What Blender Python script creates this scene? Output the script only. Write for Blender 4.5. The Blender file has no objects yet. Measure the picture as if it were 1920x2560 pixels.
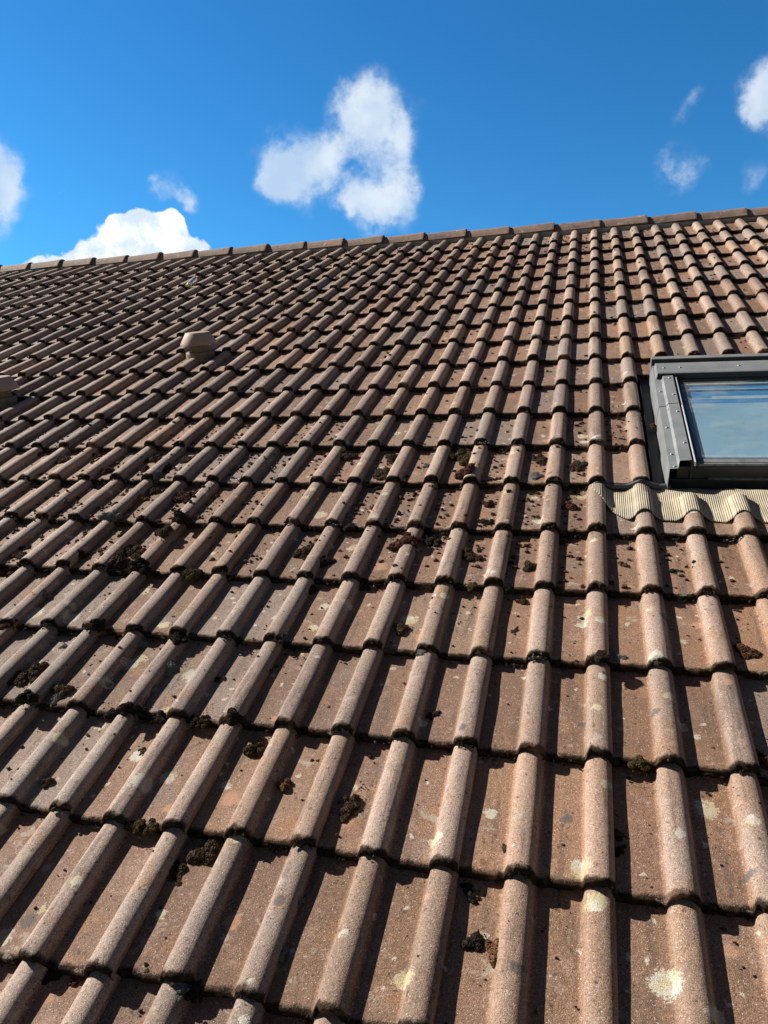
import bpy, math, random
import numpy as np
from mathutils import Matrix, Vector
random.seed(7); rng = np.random.default_rng(7)
PI = math.pi
scene = bpy.context.scene
COL = scene.collection

# ------------------------------------------------------------------ camera
# roof frame: u along the ridge, v up the slope, n away from the slope
PITCH = math.radians(30)
Z0 = 5.70
ROOF = Matrix.Translation((0, 0, Z0)) @ Matrix.Rotation(PITCH, 4, 'X')
MOSS= [(-0.54, 1.871, 0.0512, 'o'), (-0.505, 1.709, 0.0422, 'r'), (-1.064, 1.899, 0.0357, 'b'), (-0.861, 1.883, 0.0349, 'b'), (-0.861, 1.725, 0.0402, 'b'), (-0.69, 1.805, 0.0169, 'g'), (-0.224, 1.87, 0.0304, 'b'), (-0.235, 1.712, 0.0291, 'g'), (-1.006, 1.638, 0.0232, 'd'), (-0.854, 1.638, 0.0229, 'd'), (-0.925, 1.407, 0.0185, 'g'), (-0.399, 1.51, 0.023, 'b'), (-0.387, 1.375, 0.0206, 'd'), (-0.894, 1.311, 0.024, 'd'), (-0.667, 1.209, 0.0341, 'r'), (-0.624, 1.215, 0.0312, 'r'), (-0.574, 1.26, 0.0346, 'd'), (-0.61, 1.176, 0.0126, 'g'), (-1.024, 1.154, 0.0321, 'b'), (-0.919, 1.086, 0.0339, 'd'), (-0.415, 1.162, 0.0304, 'b'), (-0.218, 1.114, 0.027, 'o'), (-0.927, 0.941, 0.0298, 'd'), (-0.745, 0.976, 0.0188, 'd'), (-0.389, 0.984, 0.0157, 'o'), (-0.581, 0.762, 0.0247, 'o'), (-0.237, 0.783, 0.0122, 'b'), (-0.928, 0.686, 0.0163, 'g'), (-0.486, 0.655, 0.0176, 'g'), (-0.23, 0.943, 0.018, 'b'), (-2.678, 1.933, 0.0331, 'b'), (-2.5, 1.869, 0.0425, 'b'), (-2.347, 1.92, 0.0293, 'r'), (-2.179, 1.726, 0.0315, 'b'), (-2.023, 1.868, 0.0356, 'b'), (-1.999, 1.757, 0.0251, 'b'), (-1.882, 1.757, 0.0322, 'd'), (-1.83, 1.858, 0.0385, 'b'), (-1.885, 1.49, 0.0323, 't'), (-1.865, 1.585, 0.0292, 'b'), (-1.67, 1.528, 0.0491, 'r'), (-2.211, 1.449, 0.0169, 'g'), (-1.899, 1.311, 0.031, 'g'), (-1.577, 1.311, 0.036, 'd'), (-1.618, 1.223, 0.0355, 'b'), (-1.566, 1.179, 0.0175, 'g'), (-1.695, 1.112, 0.0416, 'b'), (-1.719, 1.043, 0.0411, 'r'), (-2.188, 1.116, 0.0211, 'd'), (-1.89, 1.073, 0.023, 'd'), (-2.163, 1.053, 0.0276, 'b'), (-1.892, 1.692, 0.0187, 'g'), (-2.178, 0.971, 0.0376, 'r'), (-1.704, 1.02, 0.0377, 'd'), (-1.58, 0.983, 0.0333, 'd'), (-1.385, 0.983, 0.0353, 'o'), (-1.89, 0.828, 0.0156, 'g'), (-1.567, 0.868, 0.0221, 'g'), (-1.921, 0.655, 0.0273, 'r'), (-1.572, 0.673, 0.0253, 'd'), (-1.269, 0.65, 0.029, 'd'), (-1.494, 0.655, 0.0195, 'b'), (-1.398, 0.639, 0.0217, 'g'), (-1.667, 0.592, 0.0142, 'g'), (-1.697, 0.431, 0.0415, 'b'), (-1.683, 0.482, 0.0307, 'b'), (-1.57, 0.41, 0.0173, 'g'), (-1.532, 0.399, 0.0317, 'b'), (-1.529, 0.361, 0.0183, 'g'), (-1.245, 0.522, 0.0319, 'g'), (-1.248, 0.431, 0.0174, 'g'), (-1.596, 0.328, 0.0263, 'd'), (-1.256, 0.328, 0.0242, 'd'), (-1.331, 0.328, 0.0174, 'd'), (-1.171, 0.328, 0.018, 'd'), (-1.247, 0.305, 0.0121, 'g'), (-1.063, 0.328, 0.0212, 'd'), (-1.374, 0.085, 0.0167, 'o'), (-1.174, 0.221, 0.0129, 'b'), (-1.065, 0.0, 0.0217, 'o'), (-1.024, 0.0, 0.0171, 'o'), (-1.076, -0.344, 0.0203, 'd'), (-1.017, -0.333, 0.0171, 'r'), (-0.748, 0.163, 0.0201, 't'), (-0.568, 0.126, 0.0254, 'b'), (-0.876, -0.031, 0.0351, 'b'), (-0.908, -0.099, 0.0204, 'o'), (-0.925, -0.078, 0.0154, 'd'), (-0.608, -0.228, 0.0166, 'g'), (-0.777, -0.336, 0.0131, 'g'), (-0.757, -0.327, 0.015, 'd'), (-0.61, -0.118, 0.0085, 'g'), (-0.202, 0.067, 0.0115, 'b'), (0.042, 0.139, 0.0167, 'o'), (0.043, 0.099, 0.0165, 'd'), (-0.271, -0.025, 0.0123, 'd'), (-0.256, -0.044, 0.0141, 'd'), (-0.243, -0.139, 0.0209, 'd'), (-0.196, -0.153, 0.0233, 't'), (0.088, 0.328, 0.023, 'o'), (-0.07, 1.805, 0.0364, 'b'), (-0.099, 1.494, 0.0303, 'r'), (-0.105, 1.282, 0.0185, 'b'), (0.392, 0.753, 0.0317, 'r'), (0.367, 0.378, 0.0259, 'r'), (-0.938, 0.332, 0.0272, 'd'), (-1.041, 0.328, 0.0187, 'o'), (-0.863, 0.269, 0.03, 'b'), (-0.421, 0.43, 0.0142, 'd'), (0.004, 0.656, 0.023, 'd'), (0.048, 0.698, 0.0212, 'g'), (-0.113, 0.983, 0.0168, 'o'), (-1.069, 0.502, 0.0147, 'b'), (0.24, 2.171, 0.0183, 'o')]
SPOTS= [(-0.037, 0.04, 0.0236, 'c'), (0.114, -0.163, 0.0288, 'c'), (0.229, 0.237, 0.0256, 'c'), (0.313, 0.196, 0.0131, 'c'), (-0.238, 0.155, 0.0159, 'c'), (0.017, 0.252, 0.0121, 'c'), (-0.069, 0.163, 0.0119, 'd'), (-0.01, -0.032, 0.0221, 'c'), (0.165, 0.138, 0.0127, 'c'), (0.192, -0.21, 0.0177, 'c'), (0.287, 0.072, 0.0106, 'd'), (0.232, -0.077, 0.014, 'o'), (-1.104, 0.107, 0.0244, 'c'), (-1.059, 0.147, 0.0224, 'c'), (-0.896, 0.146, 0.014, 'c'), (-0.867, 0.109, 0.0234, 'o'), (-0.901, -0.191, 0.012, 'c'), (-0.739, -0.181, 0.0193, 'o'), (-0.493, -0.18, 0.0091, 'c'), (-0.359, -0.238, 0.0214, 'c'), (-0.349, 0.055, 0.0172, 'c'), (-0.566, 0.087, 0.017, 'o'), (-0.797, -0.002, 0.0131, 'c'), (-0.708, -0.013, 0.0171, 'o'), (-1.116, -0.165, 0.0146, 'c'), (-1.222, -0.295, 0.0213, 'c'), (-1.056, -0.384, 0.0141, 'o'), (-1.19, -0.252, 0.017, 'd'), (-1.875, 0.731, 0.0367, 'c'), (-1.708, 0.716, 0.0294, 'c'), (-1.737, 0.764, 0.0134, 'c'), (-1.533, 0.895, 0.0207, 'c'), (-1.359, 0.709, 0.0191, 'c'), (-1.373, 0.569, 0.0213, 'c'), (-1.384, 0.538, 0.0264, 'c'), (-1.404, 0.439, 0.0181, 'c'), (-1.387, 0.39, 0.023, 'c'), (-1.173, 0.513, 0.0239, 'c'), (-1.347, 0.296, 0.0149, 'c'), (-1.179, 0.206, 0.021, 'c'), (-1.417, 0.217, 0.0172, 'c'), (-1.17, 0.364, 0.0133, 'c'), (-1.04, 1.403, 0.0281, 'c'), (-0.889, 2.123, 0.0204, 'c'), (-1.115, 1.564, 0.0147, 'c'), (-1.117, 1.489, 0.0144, 'c'), (-0.803, 1.533, 0.0142, 'c'), (-0.796, 1.351, 0.0179, 'c'), (-0.33, 1.568, 0.0139, 'c'), (-0.334, 1.887, 0.0136, 'c'), (-0.203, 1.385, 0.019, 'c'), (-0.347, 1.042, 0.0145, 'c'), (-0.722, 1.082, 0.0276, 'o'), (-0.852, 1.193, 0.0188, 'c'), (-0.687, 1.188, 0.0156, 'c'), (-0.465, 0.915, 0.0166, 'c'), (-0.773, 0.859, 0.0181, 'c'), (-0.855, 0.859, 0.0184, 'c'), (-0.563, 0.816, 0.0251, 'c'), (-0.856, 0.744, 0.0178, 'c'), (-0.23, 1.569, 0.014, 'c'), (-0.038, 0.871, 0.0212, 'c'), (-0.044, 0.836, 0.0173, 'c'), (0.008, 0.827, 0.0158, 'c'), (-0.013, 0.745, 0.019, 'c'), (0.149, 0.893, 0.0125, 'c'), (0.148, 0.677, 0.0186, 'c'), (0.227, 0.784, 0.011, 'c'), (0.01, 0.602, 0.0136, 'c'), (0.174, 0.543, 0.0145, 'c'), (0.199, 0.465, 0.0153, 'c'), (0.23, 0.435, 0.0098, 'c'), (0.017, 0.248, 0.0131, 'c'), (-0.038, 0.444, 0.0097, 'd'), (-0.085, 0.951, 0.0205, 'o'), (-0.052, 2.015, 0.0175, 'c'), (-0.057, 2.075, 0.0214, 'c'), (0.006, 1.989, 0.0225, 'c'), (-0.059, 1.584, 0.0218, 'c'), (0.273, 0.863, 0.0151, 'o'), (-0.645, -0.134, 0.0132, 'd'), (-1.491, 0.656, 0.018, 'o'), (-0.152, -0.192, 0.0123, 'd'), (-0.471, 0.259, 0.0155, 'o'), (0.138, 0.486, 0.0109, 'd')]
WISP= [(-0.3488, 0.8627, 0.3662, 0.0315, 0.6), (-0.2916, 0.8877, 0.3563, 0.0263, 0.4), (-0.2356, 0.8814, 0.4094, 0.0263, 0.4), (-0.2195, 0.896, 0.3859, 0.021, 0.35), (-0.2458, 0.8644, 0.4386, 0.0347, 1.0), (-0.2699, 0.8645, 0.424, 0.0315, 0.9), (-0.2222, 0.8758, 0.4284, 0.0342, 0.8), (-0.2615, 0.8779, 0.4013, 0.0289, 0.6), (-0.2127, 0.8872, 0.4095, 0.0263, 0.5), (-0.3354, 0.8608, 0.3829, 0.0394, 1.0), (-0.357, 0.8578, 0.3697, 0.0315, 0.8), (-0.3124, 0.8741, 0.3719, 0.0368, 1.0), (-0.2958, 0.8691, 0.3964, 0.021, 0.7), (-0.361, 0.8429, 0.3989, 0.0147, 0.4), (-0.3795, 0.839, 0.3899, 0.0158, 0.3), (-0.3511, 0.8686, 0.3497, 0.0237, 0.7), (-0.3352, 0.881, 0.3338, 0.0184, 0.5), (-0.2466, 0.8967, 0.3676, 0.0442, 1.1), (-0.2171, 0.9083, 0.3574, 0.0263, 0.6), (-0.2235, 0.9148, 0.3364, 0.0289, 0.7), (-0.2616, 0.9064, 0.3317, 0.0315, 0.9), (-0.2795, 0.898, 0.3399, 0.0237, 0.8), (-0.2079, 0.8988, 0.3859, 0.021, 0.3), (-0.2708, 0.8512, 0.4496, 0.0105, 0.3), (-0.1871, 0.8777, 0.4413, 0.0158, 0.2), (-0.1697, 0.8859, 0.4318, 0.0116, 0.12), (-0.4837, 0.8067, 0.3394, 0.0242, 0.9), (-0.4674, 0.8192, 0.3324, 0.0168, 0.8), (-0.4922, 0.7993, 0.3448, 0.0116, 0.6), (0.1026, 0.9061, 0.4105, 0.0158, 0.36), (0.1121, 0.9015, 0.418, 0.0137, 0.3), (0.0911, 0.9114, 0.4012, 0.0126, 0.3), (0.0896, 0.9286, 0.3602, 0.0263, 0.55), (0.1067, 0.929, 0.3543, 0.0179, 0.5), (0.0806, 0.926, 0.3689, 0.0137, 0.25), (0.1801, 0.9228, 0.3407, 0.0237, 0.35), (0.1733, 0.9279, 0.3302, 0.0158, 0.25), (0.1814, 0.8914, 0.4154, 0.0289, 1.1), (0.1793, 0.8978, 0.4022, 0.0237, 0.9), (0.2064, 0.8911, 0.4041, 0.0473, 1.2), (-0.6241, 0.7101, 0.326, 0.0294, 1.0), (-0.6156, 0.7242, 0.3109, 0.0263, 0.75), (-0.6315, 0.718, 0.2926, 0.0237, 0.6), (-0.6429, 0.6908, 0.3309, 0.0526, 1.0), (-0.6348, 0.7245, 0.2685, 0.021, 0.3), (-0.5965, 0.7393, 0.3125, 0.0116, 0.22), (-0.572, 0.755, 0.3205, 0.0074, 0.25), (-0.5724, 0.7589, 0.3107, 0.0074, 0.22), (-0.1388, 0.8621, 0.4874, 0.0158, 0.14), (-0.1605, 0.857, 0.4897, 0.0158, 0.1), (-0.3165, 0.8568, 0.4071, 0.0063, 0.2)]
CUMU= [(-0.5227, 0.8053, 0.2798, 0.0336, 1.0), (-0.4931, 0.8179, 0.2966, 0.0263, 1.0), (-0.5074, 0.8066, 0.3033, 0.0189, 1.0), (-0.4821, 0.8217, 0.304, 0.0189, 1.0), (-0.5459, 0.7919, 0.2737, 0.0263, 1.0), (-0.5656, 0.7817, 0.2627, 0.021, 1.0), (-0.5825, 0.7717, 0.2555, 0.0179, 1.0), (-0.5318, 0.7949, 0.2921, 0.0158, 1.0), (-0.479, 0.8302, 0.2852, 0.0289, 1.0), (-0.4594, 0.8428, 0.2805, 0.0184, 1.0), (-0.4493, 0.8489, 0.2783, 0.0126, 1.0), (-0.5051, 0.8198, 0.2697, 0.042, 1.0), (-0.5574, 0.7927, 0.2467, 0.0473, 1.0), (-0.4793, 0.8399, 0.2546, 0.0473, 1.0), (-0.5944, 0.7695, 0.2335, 0.021, 1.0), (-0.6011, 0.7609, 0.2445, 0.0158, 1.0), (-0.6124, 0.7547, 0.2353, 0.0158, 1.0)]
CAM_R= [[0.967119, 0.22475, -0.119034], [0.018401, -0.528647, -0.848642], [-0.253659, 0.818547, -0.5154]]
CAM_C= [-0.04627, -0.95779, 1.48888]

LENS_F = 1902.6
cam = bpy.data.cameras.new('camera')
camo = bpy.data.objects.new('camera', cam); COL.objects.link(camo)
cam.sensor_fit = 'VERTICAL'; cam.sensor_height = 36.0; cam.lens = LENS_F / 2560 * 36
cam.clip_start = 0.05; cam.clip_end = 5000
Rm = np.array(CAM_R)
rot = Matrix((Rm[0], -Rm[1], -Rm[2])).transposed()
cm = ROOF @ (Matrix.Translation(CAM_C) @ rot.to_4x4())
l_, r_, s_ = cm.decompose()
camo.location = l_; camo.rotation_mode = 'QUATERNION'; camo.rotation_quaternion = r_
scene.camera = camo
scene.render.resolution_x = 768; scene.render.resolution_y = 1024

# ------------------------------------------------------------------ light
SUN_ROOF = Vector((-.80, .38, .49)).normalized()
SUN = (ROOF.to_3x3() @ SUN_ROOF).normalized()
elev = math.asin(SUN.z)
azim = math.atan2(SUN.x, SUN.y)
sun = bpy.data.lights.new('sun', 'SUN'); suno = bpy.data.objects.new('sun', sun); COL.objects.link(suno)
sun.energy = 5.0; sun.angle = math.radians(0.5); sun.color = (1.0, 0.93, 0.83)
suno.rotation_mode = 'QUATERNION'; suno.rotation_quaternion = SUN.to_track_quat('Z', 'Y')
suno.location = (-20, 0, 30)
scene.view_settings.view_transform = 'Standard'; scene.view_settings.look = 'None'
scene.view_settings.exposure = 0.74; scene.view_settings.gamma = 1.0
scene.view_settings.use_curve_mapping = False
scene.cycles.max_bounces = 6; scene.cycles.use_denoising = True

class NT:
    """small helper to write node graphs"""
    def __init__(s, tree): s.t = tree; s.n = tree.nodes; s.l = tree.links
    def new(s, typ, **kw):
        nd = s.n.new(typ)
        for k, v in kw.items(): setattr(nd, k, v)
        return nd
    def put(s, sock, v):
        if hasattr(v, 'is_output') or isinstance(v, bpy.types.NodeSocket): s.l.new(v, sock)
        elif v is not None: sock.default_value = v
    def math(s, op, a, b=None, c=None, clamp=False):
        nd = s.new('ShaderNodeMath', operation=op, use_clamp=clamp)
        for i, v in enumerate((a, b, c)):
            if v is not None: s.put(nd.inputs[i], v)
        return nd.outputs[0]
    def vmath(s, op, a, b=None, out=0, scale=None):
        nd = s.new('ShaderNodeVectorMath', operation=op)
        s.put(nd.inputs[0], a)
        if b is not None: s.put(nd.inputs[1], b)
        if scale is not None: s.put(nd.inputs['Scale'], scale)
        return nd.outputs[out]
    def mix(s, fac, a, b, blend='MIX'):
        nd = s.new('ShaderNodeMix', data_type='RGBA', blend_type=blend)
        s.put(nd.inputs[0], fac); s.put(nd.inputs[6], a); s.put(nd.inputs[7], b)
        return nd.outputs[2]
    def rng(s, v, a, b, c=0.0, d=1.0, typ='SMOOTHSTEP'):
        nd = s.new('ShaderNodeMapRange', interpolation_type=typ)
        s.put(nd.inputs[0], v)
        for i, q in enumerate((a, b, c, d)): s.put(nd.inputs[1 + i], q)
        return nd.outputs[0]
    def noise(s, vec, scale, detail=3.0, rough=0.55, col=False, lac=2.0):
        nd = s.new('ShaderNodeTexNoise')
        if vec is not None: s.put(nd.inputs['Vector'], vec)
        nd.inputs['Scale'].default_value = scale; nd.inputs['Detail'].default_value = detail
        nd.inputs['Roughness'].default_value = rough; nd.inputs['Lacunarity'].default_value = lac
        return nd.outputs[1 if col else 0]
    def vor(s, vec, scale, out=0, feature='F1', rand=1.0):
        nd = s.new('ShaderNodeTexVoronoi', feature=feature)
        s.put(nd.inputs['Vector'], vec); nd.inputs['Scale'].default_value = scale
        nd.inputs['Randomness'].default_value = rand
        return nd.outputs[out]
    def attr(s, name, out=1):
        return s.new('ShaderNodeAttribute', attribute_name=name).outputs[out]
    def sep(s, v):
        nd = s.new('ShaderNodeSeparateXYZ'); s.put(nd.inputs[0], v); return nd.outputs
    def comb(s, x, y, z):
        nd = s.new('ShaderNodeCombineXYZ')
        for i, v in enumerate((x, y, z)): s.put(nd.inputs[i], v)
        return nd.outputs[0]
def C4(r, g, b): return (r, g, b, 1.0)

# ------------------------------------------------------------------ sky
world = bpy.data.worlds.new('World'); scene.world = world; world.use_nodes = True
W = NT(world.node_tree); W.n.clear()
sky = W.new('ShaderNodeTexSky', sky_type='NISHITA', sun_disc=False)
sky.sun_elevation = elev; sky.sun_rotation = azim
sky.altitude = 0; sky.air_density = 1.0; sky.dust_density = 0.15; sky.ozone_density = 3.0
gen = W.new('ShaderNodeTexCoord').outputs['Generated']
dirn = W.vmath('NORMALIZE', gen)
# clouds live on the sky itself: soft blobs by direction, torn up by noise
wn = W.noise(dirn, 9.0, 5.0, 0.62, col=True)
off = W.vmath('SCALE', W.vmath('SUBTRACT', wn, (0.5, 0.5, 0.5)), scale=0.075)
dw = W.vmath('ADD', dirn, off)
def field(blobs, vec, grow=1.5):
    acc = None
    for x, y, z, r, w in blobs:
        d = W.vmath('DISTANCE', vec, (x, y, z), out=1)
        f = W.rng(d, r * grow, 0.0, 0.0, w)
        acc = f if acc is None else W.math('ADD', acc, f)
    return acc
fw = field(WISP, dw, 1.36)
n2 = W.noise(dirn, 24.0, 9.0, 0.64)
fw = W.math('ADD', fw, W.math('MULTIPLY', W.math('SUBTRACT', n2, 0.5), W.rng(fw, 0.05, 0.7, 0.0, 3.0)))
dens_w = W.rng(fw, 0.08, 1.45, 0.0, 0.86)
wn2 = W.noise(dirn, 24.0, 6.0, 0.55, col=True)
off2 = W.vmath('SCALE', W.vmath('SUBTRACT', wn2, (0.5, 0.5, 0.5)), scale=0.035)
fc = field(CUMU, W.vmath('ADD', dirn, off2), 1.25)
dens_c = W.rng(fc, 0.16, 0.42)
shade = W.noise(W.vmath('ADD', dirn, (0.01, 0.0, 0.03)), 16.0, 4.0, 0.5)
cw = W.mix(W.rng(shade, 0.35, 0.65), C4(5.8, 7.4, 9.4), C4(8.9, 9.7, 10.4))
cc = W.mix(W.rng(W.noise(dirn, 30.0, 5.0, 0.6), 0.36, 0.60), C4(7.2, 8.6, 10.2), C4(11.0, 11.5, 11.8))
el = W.sep(dirn)[2]
tint = W.mix(W.rng(el, 0.18, 0.55), (0.42,1.27,1.70,1.0), (0.27,1.05,1.55,1.0))
# added dimming: sky made darker overhead, behind and to the right to cut fill light
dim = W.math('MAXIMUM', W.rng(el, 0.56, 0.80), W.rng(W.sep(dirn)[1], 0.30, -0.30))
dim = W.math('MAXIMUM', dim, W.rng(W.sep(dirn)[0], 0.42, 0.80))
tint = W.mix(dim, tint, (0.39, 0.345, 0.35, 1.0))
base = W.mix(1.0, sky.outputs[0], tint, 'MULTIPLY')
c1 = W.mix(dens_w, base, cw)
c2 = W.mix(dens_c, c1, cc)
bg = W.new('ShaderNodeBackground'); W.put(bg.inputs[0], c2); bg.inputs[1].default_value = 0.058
wo = W.new('ShaderNodeOutputWorld'); W.l.new(bg.outputs[0], wo.inputs[0])

# ------------------------------------------------------------------ object helpers
def tag(o, label=None, cat=None, group=None, kind=None):
    if label: o['label'] = label
    if cat: o['category'] = cat
    if group: o['group'] = group
    if kind: o['kind'] = kind
    return o
def empty(name, parent=None, mat=None):
    o = bpy.data.objects.new(name, None); COL.objects.link(o)
    if parent: o.parent = parent
    if mat is not None: o.matrix_local = mat
    return o
def make_mesh(name, V, F, smooth=True, attrs=None):
    me = bpy.data.meshes.new(name)
    V = np.asarray(V, np.float32)
    if isinstance(F, np.ndarray) and F.ndim == 2:
        nf, k = F.shape
        me.vertices.add(len(V)); me.vertices.foreach_set('co', V.ravel())
        me.loops.add(nf * k); me.loops.foreach_set('vertex_index', F.astype(np.int32).ravel())
        me.polygons.add(nf); me.polygons.foreach_set('loop_start', np.arange(0, nf * k, k, dtype=np.int32))
        me.update(calc_edges=True)
    else:
        me.from_pydata([tuple(map(float, v)) for v in V], [], [tuple(f) for f in F])
    me.polygons.foreach_set('use_smooth', np.full(len(me.polygons), smooth))
    for nm, (typ, arr) in (attrs or {}).items():
        a = me.attributes.new(nm, typ, 'POINT')
        a.data.foreach_set('value' if typ == 'FLOAT' else 'vector', np.asarray(arr, np.float32).ravel())
    me.validate(); me.update()
    return me
def link(name, me, mats, parent=None, mat=None):
    o = bpy.data.objects.new(name, me); COL.objects.link(o)
    for m in (mats if isinstance(mats, (list, tuple)) else [mats]): me.materials.append(m)
    if parent: o.parent = parent
    if mat is not None: o.matrix_local = mat
    return o
class MB:
    """collects boxes, sweeps and lathes into one mesh"""
    def __init__(s): s.v = []; s.f = []
    def add(s, V, F):
        b = len(s.v); s.v += [tuple(map(float, v)) for v in V]; s.f += [tuple(b + i for i in f) for f in F]; return s
    def box(s, a, b):
        (x0, y0, z0), (x1, y1, z1) = a, b
        V = [(x, y, z) for z in (z0, z1) for y in (y0, y1) for x in (x0, x1)]
        return s.add(V, [(0, 2, 3, 1), (4, 5, 7, 6), (0, 1, 5, 4), (2, 6, 7, 3), (0, 4, 6, 2), (1, 3, 7, 5)])
    def sweep_v(s, prof, v0, v1, closed=True, cap=True):
        """profile in (u,n) swept along v; v0 / v1 may be lists, one value a profile point"""
        n = len(prof)
        a = v0 if isinstance(v0, (list, tuple)) else [v0] * n
        b = v1 if isinstance(v1, (list, tuple)) else [v1] * n
        V = [(p[0], a[i], p[1]) for i, p in enumerate(prof)] + [(p[0], b[i], p[1]) for i, p in enumerate(prof)]
        m = n if closed else n - 1
        F = [(i, (i + 1) % n, n + (i + 1) % n, n + i) for i in range(m)]
        if closed and cap: F += [tuple(range(n))[::-1], tuple(range(n, 2 * n))]
        return s.add(V, F)
    def sweep_u(s, prof, u0, u1, closed=True):
        n = len(prof)
        V = [(u0, p[0], p[1]) for p in prof] + [(u1, p[0], p[1]) for p in prof]
        m = n if closed else n - 1
        F = [(i, (i + 1) % n, n + (i + 1) % n, n + i) for i in range(m)]
        if closed: F += [tuple(range(n))[::-1], tuple(range(n, 2 * n))]
        return s.add(V, F)
    def lathe(s, prof, seg=40, c=(0, 0, 0)):
        V = []; F = []
        for r, z in prof:
            for k in range(seg):
                a = 2 * PI * k / seg; V.append((c[0] + r * math.cos(a), c[1] + r * math.sin(a), c[2] + z))
        for i in range(len(prof) - 1):
            for k in range(seg):
                k2 = (k + 1) % seg
                F.append((i * seg + k, i * seg + k2, (i + 1) * seg + k2, (i + 1) * seg + k))
        return s.add(V, F)
    def build(s, name, mats, parent=None, mat=None, smooth=False, bevel=0.0):
        me = make_mesh(name, s.v, s.f, smooth)
        o = link(name, me, mats, parent, mat)
        if bevel:
            b = o.modifiers.new('bevel', 'BEVEL'); b.width = bevel; b.segments = 2; b.limit_method = 'ANGLE'
            b.harden_normals = False
        return o

# ------------------------------------------------------------------ materials
def mat_new(name):
    m = bpy.data.materials.new(name); m.use_nodes = True
    N = NT(m.node_tree); N.n.clear()
    p = N.new('ShaderNodeBsdfPrincipled'); o = N.new('ShaderNodeOutputMaterial'); N.l.new(p.outputs[0], o.inputs[0])
    return m, N, p
def simple(name, col, rough=0.6, metal=0.0, var=0.12, scale=30.0, spec=0.5, bump=0.0, dirt=None, dirt_amt=0.5):
    m, N, p = mat_new(name)
    co = N.new('ShaderNodeTexCoord').outputs['Object']
    n = N.noise(co, scale, 5.0, 0.6)
    c = N.mix(N.rng(n, 0.3, 0.7), C4(*[q * (1 - var) for q in col]), C4(*[min(1, q * (1 + var)) for q in col]))
    if dirt:
        d = N.noise(co, scale * 0.45, 6.0, 0.7)
        c = N.mix(N.rng(d, 0.50, 0.68, 0.0, dirt_amt), c, C4(*dirt))
    N.put(p.inputs['Base Color'], c)
    N.put(p.inputs['Roughness'], N.rng(n, 0.2, 0.8, rough * 0.85, min(1, rough * 1.15)))
    p.inputs['Metallic'].default_value = metal; p.inputs['Specular IOR Level'].default_value = spec
    if bump:
        b = N.new('ShaderNodeBump'); b.inputs['Strength'].default_value = bump; b.inputs['Distance'].default_value = 0.002
        N.put(b.inputs['Height'], N.noise(co, scale * 8, 3.0)); N.l.new(b.outputs[0], p.inputs['Normal'])
    return m

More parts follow.
